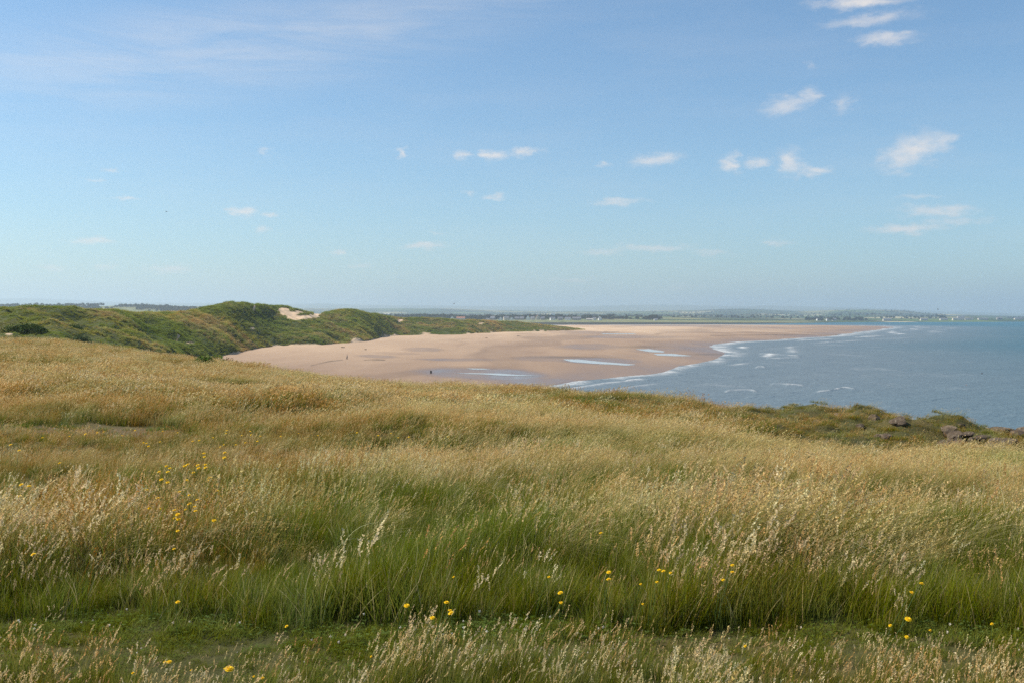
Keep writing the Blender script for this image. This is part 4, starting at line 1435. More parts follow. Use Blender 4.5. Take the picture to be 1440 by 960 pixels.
VG = 'houses of the village across the estuary'
village = [
    ('house', 620, 2690, 8, 7, 3.2, .8, M_cream, M_slate, False, 'small pale cottage in front of the left end of the far wood'),
    ('house', 636, 2660, 8, 8, 6.0, 1.1, M_white, M_slate, True, 'bright white gabled house beside the long red roofed building'),
    ('building', 648, 2680, 22, 9, 5.0, .9, M_cream, M_tile, False, 'long building with a red brown roof at the wood edge'),
    ('house', 686, 2670, 9, 6, 2.6, .7, M_white, M_slate, False, 'low white cottage at the left end of the village row'),
    ('house', 693, 2690, 11, 9, 5.2, 1.1, M_stone, M_slate, False, 'grey stone house with slate roof left of the two white houses'),
    ('house', 704, 2650, 9, 8, 4.8, .8, M_white, M_slate, True, 'white gabled house left of the broad cream villa'),
    ('house', 712, 2680, 14, 9, 6.4, .8, M_cream, M_slate, False, 'broad cream villa between two small white houses'),
    ('house', 719.6, 2650, 8, 8, 5.2, .8, M_white, M_slate, True, 'white gabled house right of the broad cream villa'),
    ('house', 727, 2700, 12, 8, 4.6, 1.0, M_stone, M_slate, False, 'grey slate roofed house just right of the white gables'),
    ('house', 734, 2690, 10, 8, 4.6, 1.2, M_stone, M_slate, False, 'second grey stone house beside the tall white gable'),
    ('house', 742.5, 2650, 9, 9, 7.6, 1.1, M_white, M_slate, True, 'tallest white gabled house near the middle of the village'),
    ('house', 749, 2670, 10, 8, 5.6, .9, M_cream, M_slate, False, 'cream house right of the tallest white gable'),
    ('house', 756, 2760, 9, 8, 8.5, .9, M_cream, M_tile, True, 'pale house standing higher among the village trees'),
    ('house', 763, 2690, 10, 8, 5.2, 1.1, M_stone, M_slate, False, 'grey house right of the higher pale house'),
    ('house', 777, 2660, 13, 8, 4.6, 1.1, M_white, M_slate, False, 'white house under a wide grey roof, alone on the green'),
    ('house', 788, 2680, 13, 8, 4.8, 1.0, M_stone, M_slate, False, 'grey roofed house between two white ones on the green'),
    ('house', 798.5, 2650, 15, 8, 4.2, 1.1, M_white, M_slate, False, 'long white house with a big slate roof'),
    ('building', 811, 2680, 22, 9, 5.4, .8, M_stone, M_slate, False, 'long grey building right of the long white house'),
    ('building', 829, 2670, 16, 8, 3.0, .6, M_cream, M_stone, False, 'low beige building before the last white houses'),
    ('house', 836, 2650, 8, 8, 5.0, .9, M_white, M_slate, False, 'small white house next to the last white gable'),
    ('house', 843.6, 2650, 9, 8, 5.6, 1.0, M_white, M_slate, True, 'last white gabled house at the right end of the village'),
    ('house', 922, 2720, 9, 7, 2.8, .8, M_white, M_slate, False, 'lone pale cottage on the marsh far right of the village')]
for i, (nm, px, Y, w, d, h, p, wa, ro, ga, lab) in enumerate(village):
    house(nm, px, Y, w, d, h, p, wa, ro, ga, lab, 'house' if nm == 'house' else 'building', VG, rz=R(random.uniform(-18, 18)), wins=2 if w < 10 else (3 if w < 16 else 5), chim=0 if nm == 'building' else (2 if w > 9.5 else 1))


TG = 'buildings of the town across the bay'
town = [(1152, 3300, 16, 5, M_white, 'white waterside building beyond the spit, left of a close pair'),
        (1165, 3300, 14, 5, M_white, 'left one of two close white waterside buildings beyond the spit'),
        (1173, 3300, 12, 6, M_white, 'right one of two close white waterside buildings beyond the spit'),
        (1247, 3420, 26, 5, M_cream, 'long cream building on the shore under the double topped hill'),
        (1299, 3500, 24, 5, M_cream, 'long cream building where the town begins'),
        (1327, 3520, 26, 5, M_cream, 'long pale block left of the big pinkish block'),
        (1347.5, 3520, 40, 6, M_cream, 'big pinkish cream block, largest on the town front'),
        (1351, 3900, 26, 5, M_cream, 'pale building higher up behind the big cream block'),
        (1362, 3560, 28, 5, M_cream, 'cream building just right of the big cream block'),
        (1382, 3620, 34, 4.5, M_cream, 'long pale building halfway along the town front'),
        (1405, 3700, 18, 6, M_stone, 'grey building towards the right end of the town front'),
        (1432, 3750, 30, 4.5, M_cream, 'pale building nearest the right edge of the town front'),
        (528, 7200, 60, 9, M_cream, 'left one of two long pale sheds on the hill above the dunes'),
        (544, 7200, 46, 9, M_cream, 'right one of two long pale sheds on the hill above the dunes'),
        (778, 6200, 28, 12, M_white, 'white farmhouse on the hillside above the village')]
for (px, Y, w, h, ma, lab) in town:
    shed = 'shed' in lab
    house('building', px, Y, w, 10 if not shed else 18, h, .6, ma, M_slate if not shed else M_cream, False, lab, 'shed' if shed else 'building', None if shed or 'farm' in lab else TG, wins=5, chim=0)

# ------------------------------------------------------------------ rocks of the knoll
mr_ = Mat('lichen_rock')
_n = mr_.noise(2.2, 6, .65); _n2 = mr_.noise(9, 5, .7)
_c = mr_.ramp(_n, [(.3, (.035, .026, .018)), (.5, (.095, .068, .045)), (.7, (.20, .155, .105))])
_c = mr_.mix(mr_.mr(_n2, .55, .7, 0, .5), _c, (.33, .29, .22))
rock_mat = mr_.done(mr_.principled(_c, .9, mr_.bump(mr_.math('ADD', _n, mr_.math('MULTIPLY', _n2, .4)), .9, .12), .2))


def rock(px, v_base, w, h, d, label, seed, rz=0., Yfix=None, sink=.38):
    hit = ray_ground(px, v_base, 0, 26, 70)
    if Yfix is not None or hit is None:
        Y = Yfix or 42; X = px_dir(px, v_base)[0] * Y; z = float(head_z([X / Y], [Y])[0])
    else: X, Y, z = hit
    bm = bmesh.new()
    bmesh.ops.create_icosphere(bm, subdivisions=4, radius=1)
    k0 = Y / 42; w *= k0; h *= k0; d *= k0
    r = random.Random(seed)
    planes = []
    for _ in range(12):
        n = Vector((r.gauss(0, 1), r.gauss(0, 1), r.gauss(0, .9))).normalized()
        planes.append((n, r.uniform(.55, .9)))
    for vt in bm.verts:
        p = vt.co.copy()
        for n, dd in planes:
            q = p.dot(n)
            if q > dd: p -= n * (q - dd) * .92
        k = 1 + .10 * float(fbm(np.array([p.x * 2.4 + seed]), np.array([p.y * 2.4 + p.z * 1.9]), 4, seed)[0]) * 2
        p *= k
        vt.co = Vector((p.x * w / 2 * 1.15, p.y * d / 2 * 1.15, p.z * h * .62))
    me = bpy.data.meshes.new('rock')
    bm.to_mesh(me); bm.free()
    me.materials.append(rock_mat)
    o = bpy.data.objects.new('rock', me)
    scene.collection.objects.link(o)
    o.location = (X, Y, z + h * .35 - sink * h); o.rotation_euler = (0, 0, rz)
    tag(o, label, 'rock', 'rocks on the headland knoll')
    return o


rock(1407, 612, 1.15, .55, 1.2, 'dark flat topped rock on the skyline of the knoll against the sea', 1, .2, 41.5, .0)
rock(1430, 618, .95, .4, .9, 'pointed dark rock on the skyline right of the flat topped one', 2, 1.1, 41, .0)
rock(1441, 616, .6, .35, .7, 'small rock cut by the right edge of the photo', 3, .4, 41.5, .0)
rock(1397, 633, .75, .75, .8, 'big rounded brown rock below the skyline, dark on its right side', 4, .8)
rock(1413, 622, 1.4, .4, .8, 'low broad slab of rock between the skyline rocks and the rounded one', 5, .1)
rock(1335, 604, .6, .28, .8, 'ledge of rock at the brow of the knoll above the dark cleft', 6, .3)
rock(1344, 612, .5, .35, .8, 'middle rock of the outcrop over the dark cleft', 7, 1.4)
rock(1352, 624, .6, .5, .8, 'largest dark rock in the shaded side of the outcrop', 8, 2.1)
rock(1328, 628, .5, .5, .7, 'upright rock at the left of the dark cleft', 9, .7)
rock(1318, 634, .7, .25, .5, 'reddish slab lying at the foot of the dark cleft', 10, .2)
rock(1366, 620, .3, .28, .3, 'small pale stone in the green hollow left of the rounded rock', 11, .2)
rock(1422, 636, .6, .3, .5, 'low dark stone at the foot of the knoll, right of the rounded rock', 12, .9)
rock(1229, 590, .42, .4, .5, 'small rock near the brow, left of the tan grass tussock', 13, .5)
rock(1180, 586, .4, .32, .45, 'small rock on the left shoulder of the knoll', 14, .3)
rock(1247, 616, .55, .35, .5, 'grey lichen covered rock below the tan tussock', 15, 1.2)
rock(1236, 614, .35, .22, .4, 'small grey stone touching the lichen covered rock', 16, .2)
rock(1149, 594, .35, .2, .4, 'grey stone in the grass at the left end of the knoll', 17, .2)
rock(1352, 600, .35, .3, .4, 'pale topped small rock on the brow right of the ledge', 18, .2)

rock(1346, 618, .7, .65, .9, 'tall dark block standing over the right side of the dark cleft', 19, .5)
rock(1338, 611, .5, .35, .6, 'narrow stone wedged below the ledge at the brow', 20, .9)
rock(1360, 611, .6, .3, .6, 'flat stone on the slope just right of the dark outcrop', 21, .2)
rock(1385, 615, .8, .3, .6, 'pale slab on the skyline left of the flat topped rock', 22, .1)
rock(1420, 628, .5, .3, .5, 'small stone right of the big rounded brown rock', 23, .6)
rock(1210, 600, .35, .2, .4, 'tiny grey stone in the bright green grass of the knoll', 24, .4)
rock(1264, 594, .6, .5, .7, 'dark rock in the hollow right of the tan tussock', 25, 1.0)

# ------------------------------------------------------------------ shrubs
shrub_mat = leaf_mat('shrub_leaves', trans=.2, scale=.6)
wood_stem = plain('woody_stem', (.12, .08, .05), .9)


def shrub(name, loc, rx, ry, h, col, n, leaf, label, cat='shrub', seed=1):
    r = random.Random(seed); e = empty(name, loc); tag(e, label, cat)
    t = Tuft()
    for k in range(n):
        th = r.uniform(0, 6.283); ph = math.acos(r.uniform(0, 1)); q = r.uniform(.45, 1.0) ** .6 * (1 + .22 * math.sin(th * 3 + seed) + .12 * math.sin(th * 7))
        c = np.array([rx * q * math.sin(ph) * math.cos(th), ry * q * math.sin(ph) * math.sin(th), h * q * math.cos(ph) + .05])
        d = np.array([r.gauss(.4, 1), r.gauss(0, 1), r.gauss(.3, 1)]); d /= np.linalg.norm(d)
        s = np.cross(d, np.array([r.gauss(0, 1), r.gauss(0, 1), r.gauss(0, 1)])); s /= np.linalg.norm(s)
        L_ = leaf * r.uniform(.6, 1.3); n0 = len(t.v); cc = list(jit(col, .3)) + [1]
        t.v += [c - d * L_, c + s * L_ * .5, c + d * L_, c - s * L_ * .5]; t.c += [cc] * 4
        t.f.append((n0, n0 + 1, n0 + 2, n0 + 3))
    o = mesh_obj('foliage', np.array(t.v), t.f, [shrub_mat], e); set_attr(o.data, 'col', np.array(t.c), 'FLOAT_COLOR')
    v = []; f = []
    for k in range(9):
        a = r.uniform(0, 6.28); L_ = r.uniform(.6, .9)
        tip = (rx * L_ * .7 * math.cos(a), ry * L_ * .7 * math.sin(a), h * L_ * .75)
        w = h * .025; n0 = len(v)
        v += [(-w, 0, -.1), (w, -w, -.1), (0, w, -.1), (tip[0] - w*.3, tip[1], tip[2]), (tip[0] + w*.3, tip[1] - w*.3, tip[2]), (tip[0], tip[1] + w*.3, tip[2])]
        f += [(n0, n0+1, n0+4, n0+3), (n0+1, n0+2, n0+5, n0+4), (n0+2, n0, n0+3, n0+5)]
    mesh_obj('stem', v, f, [wood_stem], e)
    return e


def on_dune(px, Y):
    X = (px - 720) / 1440 * Y
    return (X, Y, dunes_s.z_at(X, Y))


shrub('bush', on_dune(38, 172), 3.5, 2.6, 1.35, (.06, .095, .022), 3200, .16, 'large dark green bush in the near dune hollow at the left', 'bush', 3)
shrub('bush', on_dune(103, 200), 1.9, 1.8, 1.4, (.08, .12, .03), 1500, .15, 'smaller green bush on the dune ridge right of the large dark bush', 'bush', 5)
shrub('bush', on_dune(112, 165), 1.6, 1.6, 1.3, (.10, .13, .05), 1300, .13, 'grey green bush low in the dunes beyond the headland edge', 'bush', 6)
for (px, v, rx, h, col, lab, sd_) in [
        (302, 505, 1.3, .85, (.10, .16, .035), 'green nettle clump on the headland edge against the sand', 11),
        (286, 508, .7, .5, (.12, .19, .04), 'small bright green clump at the left end of the cliff edge scrub', 12),
        (322, 506, .9, .75, (.20, .10, .05), 'reddish dock clump among the cliff edge scrub', 13),
        (342, 509, .9, .5, (.12, .16, .045), 'low green clump at the right end of the cliff edge scrub', 14),
        (352, 511, .45, .5, (.22, .12, .06), 'small rusty clump right of the green cliff edge scrub', 15)]:
    hit = ray_ground(px, v, .25, 30, 110)
    Y = hit[1] if hit else 78
    X = px_dir(px, v)[0] * Y
    z = float(head_z([X / Y], [Y])[0])
    shrub('clump', (X, Y, z), rx, rx * .8, h, col, 900, .09, lab, 'plant', sd_)

# ------------------------------------------------------------------ flowers
petal_m = Mat('yellow_petal')
_pc = petal_m.principled((.86, .58, .012), .6, None, .2)
_pt = N(petal_m.t, 'ShaderNodeBsdfTranslucent'); _pt.inputs['Color'].default_value = (.88, .60, .01, 1)
_px = N(petal_m.t, 'ShaderNodeMixShader'); _px.inputs[0].default_value = .3
petal_m.L(_pc, _px.inputs[1]); petal_m.L(_pt.outputs[0], _px.inputs[2])
petal_mat = petal_m.done(_px.outputs[0])
disc_mat = plain('flower_centre', (.70, .38, .01), .8)
stem_mat = plain('green_stem', (.09, .14, .035), .7)


def head_bm(r):
    v = []; f = []
    rr = random.Random(3)
    for ring, (n, rad, up) in enumerate(((18, 1, .05), (14, .74, .22), (10, .48, .34))):
        for k in range(n):
            a = k / n * 6.283 + ring * .2; L_ = r * rad * rr.uniform(.88, 1.06); w = r * .17
            d = np.array([math.cos(a), math.sin(a), 0]); s = np.array([-d[1], d[0], 0]); n0 = len(v)
            z0 = r * .05 * ring
            v += [d * r * .12 - s * w * .4 + [0, 0, z0], d * r * .12 + s * w * .4 + [0, 0, z0], d * L_ * .7 + s * w + [0, 0, z0 + r * up * .8],
                  d * L_ + s * w * .5 + [0, 0, z0 + r * up], d * L_ - s * w * .5 + [0, 0, z0 + r * up], d * L_ * .7 - s * w + [0, 0, z0 + r * up * .8]]
            f += [(n0, n0+1, n0+2, n0+5), (n0+5, n0+2, n0+3, n0+4)]
    return np.array(v), f


def disc_bm(r):
    bm = bmesh.new(); bmesh.ops.create_uvsphere(bm, u_segments=10, v_segments=6, radius=r * .24)
    for q in bm.verts: q.co.z = q.co.z * .7 + r * .14
    v = [tuple(q.co) for q in bm.verts]; f = [tuple(q.index for q in fc.verts) for fc in bm.faces]; bm.free()
    return v, f


def stem_bm(h, bend):
    v = []; f = []; seg = 6
    for i in range(seg + 1):
        t = i / seg; x = bend * (t ** 2 - 1); z = -h + h * t; w = .0016 * (1.4 - .5 * t)
        for k in range(5):
            a = k * 1.2566; v.append((x + w * math.cos(a), w * math.sin(a), z))
    for i in range(seg):
        for k in range(5):
            a = i * 5 + k; b = i * 5 + (k + 1) % 5; f.append((a, b, b + 5, a + 5))
    return v, f


def calyx_bm(r):
    v = []; f = []
    rings = [(-.42, .07), (-.3, .2), (-.1, .26), (.02, .24)]
    for z, q in rings:
        for k in range(8): a = k * .7854; v.append((q * r * math.cos(a), q * r * math.sin(a), z * r))
    for i in range(3):
        for k in range(8):
            a = i * 8 + k; b = i * 8 + (k + 1) % 8; f.append((a, b, b + 8, a + 8))
    return v, f


def make_flower():
    e = empty('yellow_flower', (0, 0, 0))
    v, f = head_bm(.019); hd = mesh_obj('flower_head', v, f, [petal_mat], e)
    v, f = disc_bm(.019); mesh_obj('flower_centre', v, f, [disc_mat], hd, True)
    v, f = calyx_bm(.019); mesh_obj('calyx', v, f, [stem_mat], e, True)
    v, f = stem_bm(.36, .07); mesh_obj('stem', v, f, [stem_mat], e, True)
    return e


proto_flower = make_flower()
FG = 'yellow flowers in the meadow grass'
flowers = [(322, 940, 1.45, 'largest yellow flower, low at the bottom left of the meadow'),
    (238, 930, .9, 'right flower of a yellow pair at the bottom left edge of the short green strip'),
    (232, 930.5, .6, 'small left flower of the yellow pair left of the largest flower'),
    (369, 953, .8, 'yellow flower at the very bottom, right of the largest one'),
    (357, 951, .5, 'tiny yellow bud beside the bottom flower right of the largest one'),
    (187, 946, .55, 'small yellow flower near the bottom left corner, below the green strip'),
    (269, 942, .45, 'tiny yellow flower between the bottom left pair and the largest flower'),
    (250, 846, .85, 'lone yellow flower in the dark green grass at the left'),
    (403, 880, .7, 'orange yellow flower over the dark shade left of centre'),
    (572, 851, 1.05, 'yellow flower at the left of the central group over dark grass'),
    (628, 846.5, 1.0, 'topmost yellow flower of the central group'),
    (633, 858, .9, 'upper of two touching yellow flowers in the central group'),
    (634, 861.5, .95, 'lower of two touching yellow flowers in the central group'),
    (608, 868, .9, 'lowest yellow flower of the central group'),
    (788, 833, 1.0, 'upper yellow flower of the pair over the dark tuft right of centre'),
    (789, 847, .8, 'lower yellow flower of the pair over the dark tuft right of centre'),
    (772, 811, .7, 'dull yellow flower above left of the centre right pair'),
    (856, 804, .95, 'upper flower of two stacked yellow flowers right of centre'),
    (856, 814, 1.0, 'lower flower of two stacked yellow flowers right of centre'),
    (927, 801, .9, 'left yellow flower of a row of three'),
    (933, 802.5, .85, 'middle yellow flower of a row of three'),
    (943, 805, .7, 'right yellow flower of a row of three'),
    (924, 818, .7, 'yellow flower just under the row of three'),
    (901, 821, .6, 'small yellow flower below left of the row of three'),
    (904, 849, .55, 'small yellow flower in the shade below the row of three'),
    (845, 749, .85, 'yellow flower alone high in the grass right of centre'),
    (638, 811, .5, 'small pale yellow flower among fluffy heads in the middle'),
    (1030, 794, .85, 'topmost of three stacked yellow flowers at the right'),
    (1030, 804, .95, 'middle one of three stacked yellow flowers at the right'),
    (1017, 815, .75, 'lowest of three stacked yellow flowers at the right'),
    (985, 797, .4, 'tiny yellow flower left of the right hand stack'),
    (1296, 820, 1.0, 'upper yellow flower of two in the dark grass far right'),
    (1282, 832.5, .9, 'lower yellow flower of two in the dark grass far right'),
    (1277, 870, 1.15, 'big yellow flower among the near seed heads at the right'),
    (1252, 879, .6, 'small yellow flower left of the big one among the near seed heads'),
    (1275, 895, .7, 'yellow flower below the big one among the near seed heads'),
    (1308, 886, .5, 'pale yellow flower right of the big one among near seed heads'),
    (1395, 877, .6, 'small yellow flower near the right edge among seed heads'),
    (1048, 908, .5, 'small yellow flower deep in the near seed heads right of centre'),
    (522, 923, .4, 'tiny yellow flower low among the near seed heads left of centre'),
    # the drift of flowers on the left, larger ones
    (250, 723, 1.3, 'biggest flower of the left hand drift, topmost of its cluster of three'),
    (246, 728.5, 1.0, 'lower left flower under the biggest one of the left drift'),
    (251, 729.5, 1.1, 'lower right flower under the biggest one of the left drift'),
    (301, 731.5, 1.25, 'large yellow flower alone at the right of the left hand drift'),
    (266.5, 708, 1.3, 'large yellow flower heading the group above the biggest cluster'),
    (277.5, 702.5, .95, 'flower above right of the large one heading the group'),
    (274, 712, .9, 'flower just right of the large one heading the group'),
    (275, 718, 1.05, 'lowest flower of the group above right of the biggest cluster'),
    (261, 716, .8, 'dull flower between the biggest cluster and the group above it'),
    (266, 695.5, .75, 'single whitish yellow flower above the drift group'),
    (252.5, 691, .8, 'flat yellow flower above left of the whitish one'),
    (206, 688.5, 1.0, 'yellow flower at the left end of the drift'),
    (250, 746, .95, 'orange yellow flower below the biggest cluster of the drift'),
    (245, 771.5, .8, 'lowest yellow flower of the left hand drift'),
    (47, 779, 1.1, 'orange yellow flower alone near the left edge'),
    (84, 651, 1.1, 'yellow flower alone in the rusty grass at the far left'),
    (295, 671.5, 1.2, 'flat wide orange flower on the right side of the drift'),
    (293, 676, .8, 'smaller flower just under the flat wide orange one'),
    (264, 653, 1.2, 'right flower of the yellow pair at the top of the drift'),
    (259.5, 655, 1.1, 'left flower of the yellow pair at the top of the drift'),
    (278, 653.8, 1.0, 'upper flower of the yellow pair right of the top pair'),
    (279.5, 658, 1.1, 'lower flower of the yellow pair right of the top pair'),
    (289, 653, 1.0, 'flower of the drift just left of the tall pale stems'),
    (316, 636, 1.0, 'upper yellow flower at the top right of the drift'),
    (315.5, 643, 1.1, 'lower yellow flower at the top right of the drift')]
rest = [(234, 655), (239, 658), (236, 663), (224, 663), (227, 674), (236, 678), (287, 637), (287.5, 642), (272, 664), (315, 625), (262, 675), (223, 715), (210, 714),
        (245, 717), (289, 657), (310, 628), (41, 683), (28, 697), (30, 681), (202, 622), (206, 623), (209, 627), (345, 622), (332, 625), (362, 620), (225, 621), (271, 620), (280, 619),
        (120, 610), (137, 608), (146, 607), (190, 605), (229, 606), (250, 608), (352, 606), (353, 611), (319, 605), (27, 633), (15, 625), (395, 613), (420, 609), (532, 612), (550, 609), (502, 608),
        (366, 613), (340, 612), (300, 615), (60, 615), (98, 613), (172, 612), (305, 690), (222, 700), (110, 690), (318, 609), (447, 612), (560, 615), (575, 614), (630, 614)]


def solve_head(px, v, h):
    hit = ray_ground(px, v, h)
    if hit is None: return None
    X, Y, z = hit
    return X, Y, z


first = True
for (px, v, sz, lab) in flowers:
    h = .17 if 870 < v < 960 and px < 450 else .40
    hit = solve_head(px, v, h)
    if hit is None: continue
    X, Y, z = hit
    o = proto_flower if first else copy_tree(proto_flower)
    first = False
    a, b = px_dir(px, v)
    o.location = (a * Y, Y, EYE + b * Y)
    k = sz * (.88 if Y < 9 and sz < 1.4 else 1.0 if Y < 9 else np.interp(Y, [9, 14], [1.05, 1.25]))
    o.scale = (k, k, max(.8, k) * 1.0)
    o.rotation_euler = (R(random.uniform(2, 26)), R(random.uniform(-14, 14)), R(random.uniform(-40, 40)))
    tag(o, lab, 'flower', FG)

# flowers too small to show parts: head and stem in one mesh
hv, hf = head_bm(.02); sv, sf = stem_bm(.34, .06)
far_me = mesh_obj('yellow_flower', np.concatenate([hv, np.array(sv)]), hf + [tuple(i + len(hv) for i in q) for q in sf], [petal_mat, stem_mat])
for p in far_me.data.polygons:
    p.material_index = 0 if p.index < len(hf) else 1
first = True
for (px, v) in rest:
    hit = solve_head(px, v, .38)
    if hit is None: continue
    X, Y, z = hit
    o = far_me if first else far_me.copy()
    if not first: scene.collection.objects.link(o)
    first = False
    a, b = px_dir(px, v)
    o.location = (a * Y, Y, EYE + b * Y); k = random.uniform(.9, 1.25); o.scale = (k, k, 1)
    o.rotation_euler = (R(random.uniform(0, 25)), R(random.uniform(-12, 12)), 0)
    if px < 130 and v > 625: lab = 'tiny yellow flower in the rusty grass near the left edge'
    elif v < 626 and px < 300: lab = 'tiny yellow flower bordering the worn bare path'
    elif px > 300 and v < 626: lab = 'tiny yellow flower on the far side of the meadow, right of the worn path'
    else: lab = 'tiny yellow flower between the larger blooms of the left hand drift'
    tag(o, lab, 'flower', 'tiny yellow flowers scattered on the left')

# ------------------------------------------------------------------ things on the beach
skin_m = plain('skin', (.55, .35, .26), .6, .03)
shirt_m = plain('grey_blue_top', (.16, .20, .24), .9, .05)
trouser_m = plain('dark_trousers', (.05, .06, .07), .9, .05)
hair_m = plain('brown_hair', (.08, .04, .025), .8, .05)


def person(loc, rz):
    joints = {'pelvis': ((0, 0, .93), .15), 'waist': ((0, 0, 1.08), .135), 'chest': ((0, .01, 1.30), .165), 'neck': ((0, .02, 1.48), .06), 'head': ((0, .05, 1.60), .095), 'top': ((0, .05, 1.70), .08),
              'hl': ((.10, 0, .88), .10), 'kl': ((.11, .20, .50), .068), 'al': ((.11, .26, .09), .045), 'tl': ((.12, .42, .045), .04),
              'hr': ((-.10, 0, .88), .10), 'kr': ((-.11, .02, .48), .068), 'ar': ((-.11, -.30, .14), .045), 'tr': ((-.12, -.17, .05), .04),
              'sl': ((.20, .0, 1.42), .062), 'el': ((.25, -.12, 1.15), .045), 'wl': ((.25, .02, .90), .032), 'fl': ((.25, .07, .80), .03),
              'sr': ((-.20, .0, 1.42), .062), 'er': ((-.25, .06, 1.14), .045), 'wr': ((-.24, .22, .94), .032), 'fr': ((-.24, .28, .85), .03)}
    names = list(joints)
    ed = [('pelvis', 'waist'), ('waist', 'chest'), ('chest', 'neck'), ('neck', 'head'), ('head', 'top'), ('pelvis', 'hl'), ('hl', 'kl'), ('kl', 'al'), ('al', 'tl'),
          ('pelvis', 'hr'), ('hr', 'kr'), ('kr', 'ar'), ('ar', 'tr'), ('chest', 'sl'), ('sl', 'el'), ('el', 'wl'), ('wl', 'fl'), ('chest', 'sr'), ('sr', 'er'), ('er', 'wr'), ('wr', 'fr')]

    def skin_mesh(nm, keep, grow, mat, parent):
        ks = [n for n in names if n in keep]
        me = bpy.data.meshes.new(nm)
        me.from_pydata([joints[n][0] for n in ks], [(ks.index(a), ks.index(b)) for a, b in ed if a in ks and b in ks], [])
        o = bpy.data.objects.new(nm, me); scene.collection.objects.link(o)
        md = o.modifiers.new('skin', 'SKIN')
        for i, n in enumerate(ks):
            r = joints[n][1] + grow
            me.skin_vertices[0].data[i].radius = (r, r * .85)
            me.skin_vertices[0].data[i].use_root = (i == 0)
        sb = o.modifiers.new('sub', 'SUBSURF'); sb.levels = 2; sb.render_levels = 2
        dg = bpy.context.evaluated_depsgraph_get()
        bm_ = bpy.data.meshes.new_from_object(o.evaluated_get(dg))
        o.modifiers.clear(); o.data = bm_
        bm_.materials.clear(); bm_.materials.append(mat)
        bm_.polygons.foreach_set('use_smooth', [True] * len(bm_.polygons))
        if parent: o.parent = parent
        return o
    body = skin_mesh('person', names, 0, skin_m, None)
    skin_mesh('top', ['waist', 'chest', 'sl', 'el', 'wl', 'sr', 'er', 'wr', 'pelvis'], .014, shirt_m, body)
    skin_mesh('trousers', ['pelvis', 'hl', 'kl', 'al', 'hr', 'kr', 'ar'], .018, trouser_m, body)
    bm = bmesh.new(); bmesh.ops.create_icosphere(bm, subdivisions=3, radius=.112)
    bmesh.ops.delete(bm, geom=[q for q in bm.verts if q.co.y > .05 and q.co.z < .03 or q.co.z < -.06], context='VERTS')
    me = bpy.data.meshes.new('hair'); bm.to_mesh(me); bm.free(); me.materials.append(hair_m)
    h = bpy.data.objects.new('hair', me); scene.collection.objects.link(h); h.parent = body; h.location = (0, .035, 1.655)
    body.location = loc; body.rotation_euler = (0, 0, rz)
    tag(body, 'person in a grey blue top and dark trousers walking on the sand', 'person')
    return body


def on_beach(px, v):
    a, b = px_dir(px, v)
    Ys = np.linspace(150, 2300, 9000)
    z = beach_z(a * Ys, Ys)
    k = np.nonzero(EYE + b * Ys <= z)[0][0]
    return (a * Ys[k], Ys[k], float(z[k]))


person(on_beach(488.2, 505.3), R(100))

p = on_beach(606, 524.6)
bm = bmesh.new()
bmesh.ops.create_cone(bm, cap_ends=True, segments=14, radius1=.26, radius2=.20, depth=.8)
bmesh.ops.subdivide_edges(bm, edges=bm.edges[:], cuts=3, use_grid_fill=True)
for q in bm.verts:
    k = 1 + .25 * float(fbm(np.array([q.co.x * 5 + 2]), np.array([q.co.z * 4 + q.co.y * 5]), 3, 5)[0]); q.co.x *= k; q.co.y *= k; q.co.z += .4 + (.08 * q.co.x if q.co.z > .3 else 0)
me = bpy.data.meshes.new('post_stump'); bm.to_mesh(me); bm.free(); me.materials.append(plain('wet_timber', (.035, .035, .03), .8))
o = bpy.data.objects.new('post_stump', me); scene.collection.objects.link(o); o.location = (p[0], p[1], p[2] - .05)
tag(o, 'short dark stump standing alone on the wet grey sand', 'post')

weed_mat = plain('seaweed', (.045, .04, .02), .7, .3)
drift_mat = plain('driftwood', (.14, .11, .08), .9, .3)


def weed(px, v, w, label, seed):
    p = on_beach(px, v); r = random.Random(seed); vs = []; fs = []
    for k in range(60):
        a = r.uniform(0, 6.28); q = math.sqrt(r.random()); c = np.array([w * .5 * q * math.cos(a), w * .35 * q * math.sin(a), .02]); L_ = r.uniform(.3, .8) * min(1, w * .4)
        b = r.uniform(0, 6.28); d = np.array([math.cos(b), math.sin(b), 0]); s = np.array([-d[1], d[0], 0]) * .07; n0 = len(vs); hh = r.uniform(.1, .32)
        vs += [c - s, c + s, c + d * L_ * .5 + s + [0, 0, hh], c + d * L_ * .5 - s + [0, 0, hh], c + d * L_ + s * .4, c + d * L_ - s * .4]
        fs += [(n0, n0+1, n0+2, n0+3), (n0+3, n0+2, n0+4, n0+5)]
    o = mesh_obj('seaweed_heap', np.array(vs), fs, [weed_mat]); o.location = p
    tag(o, label, 'seaweed', 'heaps of weed on the upper beach')


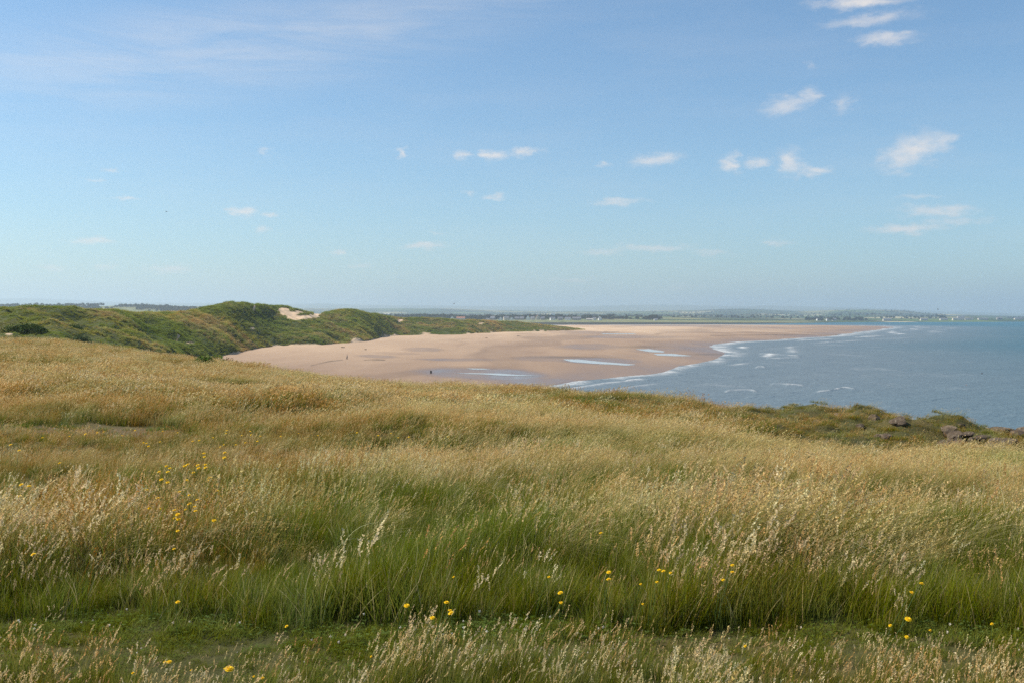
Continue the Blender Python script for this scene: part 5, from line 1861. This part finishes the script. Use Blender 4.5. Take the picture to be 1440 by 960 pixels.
weed(482, 488.5, 1.6, 'dark weed heap on the sand above the walking person', 1)
weed(514, 491.5, .9, 'small weed heap on the sand right of the walking person', 2)
weed(684, 475.3, 1.6, 'small weed heap on the far sand below the dunes, left of the driftwood', 3)
p = on_beach(729.5, 473)
vs = []; fs = []
for (L_, r0, ang, off) in ((3.0, .22, .15, (0, 0, .2)), (1.4, .1, .9, (.3, .1, .3))):
    n0 = len(vs)
    for i in range(9):
        t = i / 8
        for k in range(8):
            a = k * .785; rr = r0 * (1 - .5 * t) * (1 + .2 * math.sin(k * 2 + i))
            x = (t - .5) * L_; z = rr * math.sin(a) + .15 * math.sin(t * 4)
            y = rr * math.cos(a)
            vs.append((off[0] + x * math.cos(ang) - y * math.sin(ang), off[1] + x * math.sin(ang) + y * math.cos(ang), off[2] + z))
    for i in range(8):
        for k in range(8):
            a = n0 + i * 8 + k; b = n0 + i * 8 + (k + 1) % 8; fs.append((a, b, b + 8, a + 8))
    fs.append(tuple(n0 + k for k in range(8))); fs.append(tuple(n0 + 64 + k for k in range(8)))
o = mesh_obj('driftwood', vs, fs, [drift_mat]); o.location = p
tag(o, 'dark driftwood log lying on the far sand below the dune end', 'driftwood')

# ------------------------------------------------------------------ gulls
gull_mat = plain('gull_feathers', (.16, .16, .17), .8, .1)


def gull(px, v, Y, span, label, bank):
    a, b = px_dir(px, v)
    vs = []; fs = []
    # body: spindle along Y
    segs = [(-.28, .01), (-.18, .05), (0, .075), (.16, .06), (.24, .035), (.30, .012)]
    for y, r in segs:
        for k in range(8):
            an = k * .785; vs.append((r * math.cos(an), y, r * math.sin(an)))
    for i in range(len(segs) - 1):
        for k in range(8):
            q = i * 8 + k; w = i * 8 + (k + 1) % 8; fs.append((q, w, w + 8, q + 8))
    for sg in (-1, 1):
        n0 = len(vs)
        for t, ch, zz, sw in ((0, .20, .03, .0), (.35, .19, .16, .06), (.7, .13, .14, .0), (1, .02, .06, -.16)):
            x = sg * (.04 + t * .62)
            for dz in (0, .015): vs.extend([(x, sw + ch * .5, zz + dz), (x, sw - ch * .5, zz + dz)])
        for i in range(3):
            q = n0 + i * 4
            fs += [(q, q+1, q+5, q+4), (q+2, q+6, q+7, q+3), (q, q+4, q+6, q+2), (q+1, q+3, q+7, q+5)]
    o = mesh_obj('gull', vs, fs, [gull_mat]); o.location = (a * Y, Y, EYE + b * Y)
    k = span / 1.32; o.scale = (k, k, k); o.rotation_euler = (0, R(bank), R(70))
    tag(o, label, 'bird', 'gulls in the air')


gull(1319, 435.3, 330, 1.3, 'gull flying low over the hills at the right', 15)
gull(638.5, 427.4, 300, 1.2, 'gull in the pale sky above the far wood', -10)
gull(1381, 525, 200, 1.0, 'gull skimming the open sea at the right', 20)
gull(1359, 541.3, 170, .9, 'gull skimming the sea lower and left of the other one', -15)
gull(234, 298, 280, 1.1, 'gull high in the sky at the left', 8)

# ------------------------------------------------------------------ haze
hv_, hf_ = box_mesh(-24000, 24000, -300, 24500, -5, 420)
HAZE_DENSITY = 1.05e-4
hm = bpy.data.materials.new('haze_air'); hm.use_nodes = True
hm.node_tree.nodes.clear()
ho = hm.node_tree.nodes.new('ShaderNodeOutputMaterial')
hp = hm.node_tree.nodes.new('ShaderNodeVolumePrincipled')
hp.inputs['Color'].default_value = (.66, .80, .93, 1)
hp.inputs['Density'].default_value = HAZE_DENSITY
hp.inputs['Anisotropy'].default_value = .35
hm.node_tree.links.new(hp.outputs[0], ho.inputs['Volume'])
haze = mesh_obj('haze', hv_, hf_, [hm])
tag(haze, 'thin pale haze in the sea air', kind='stuff')
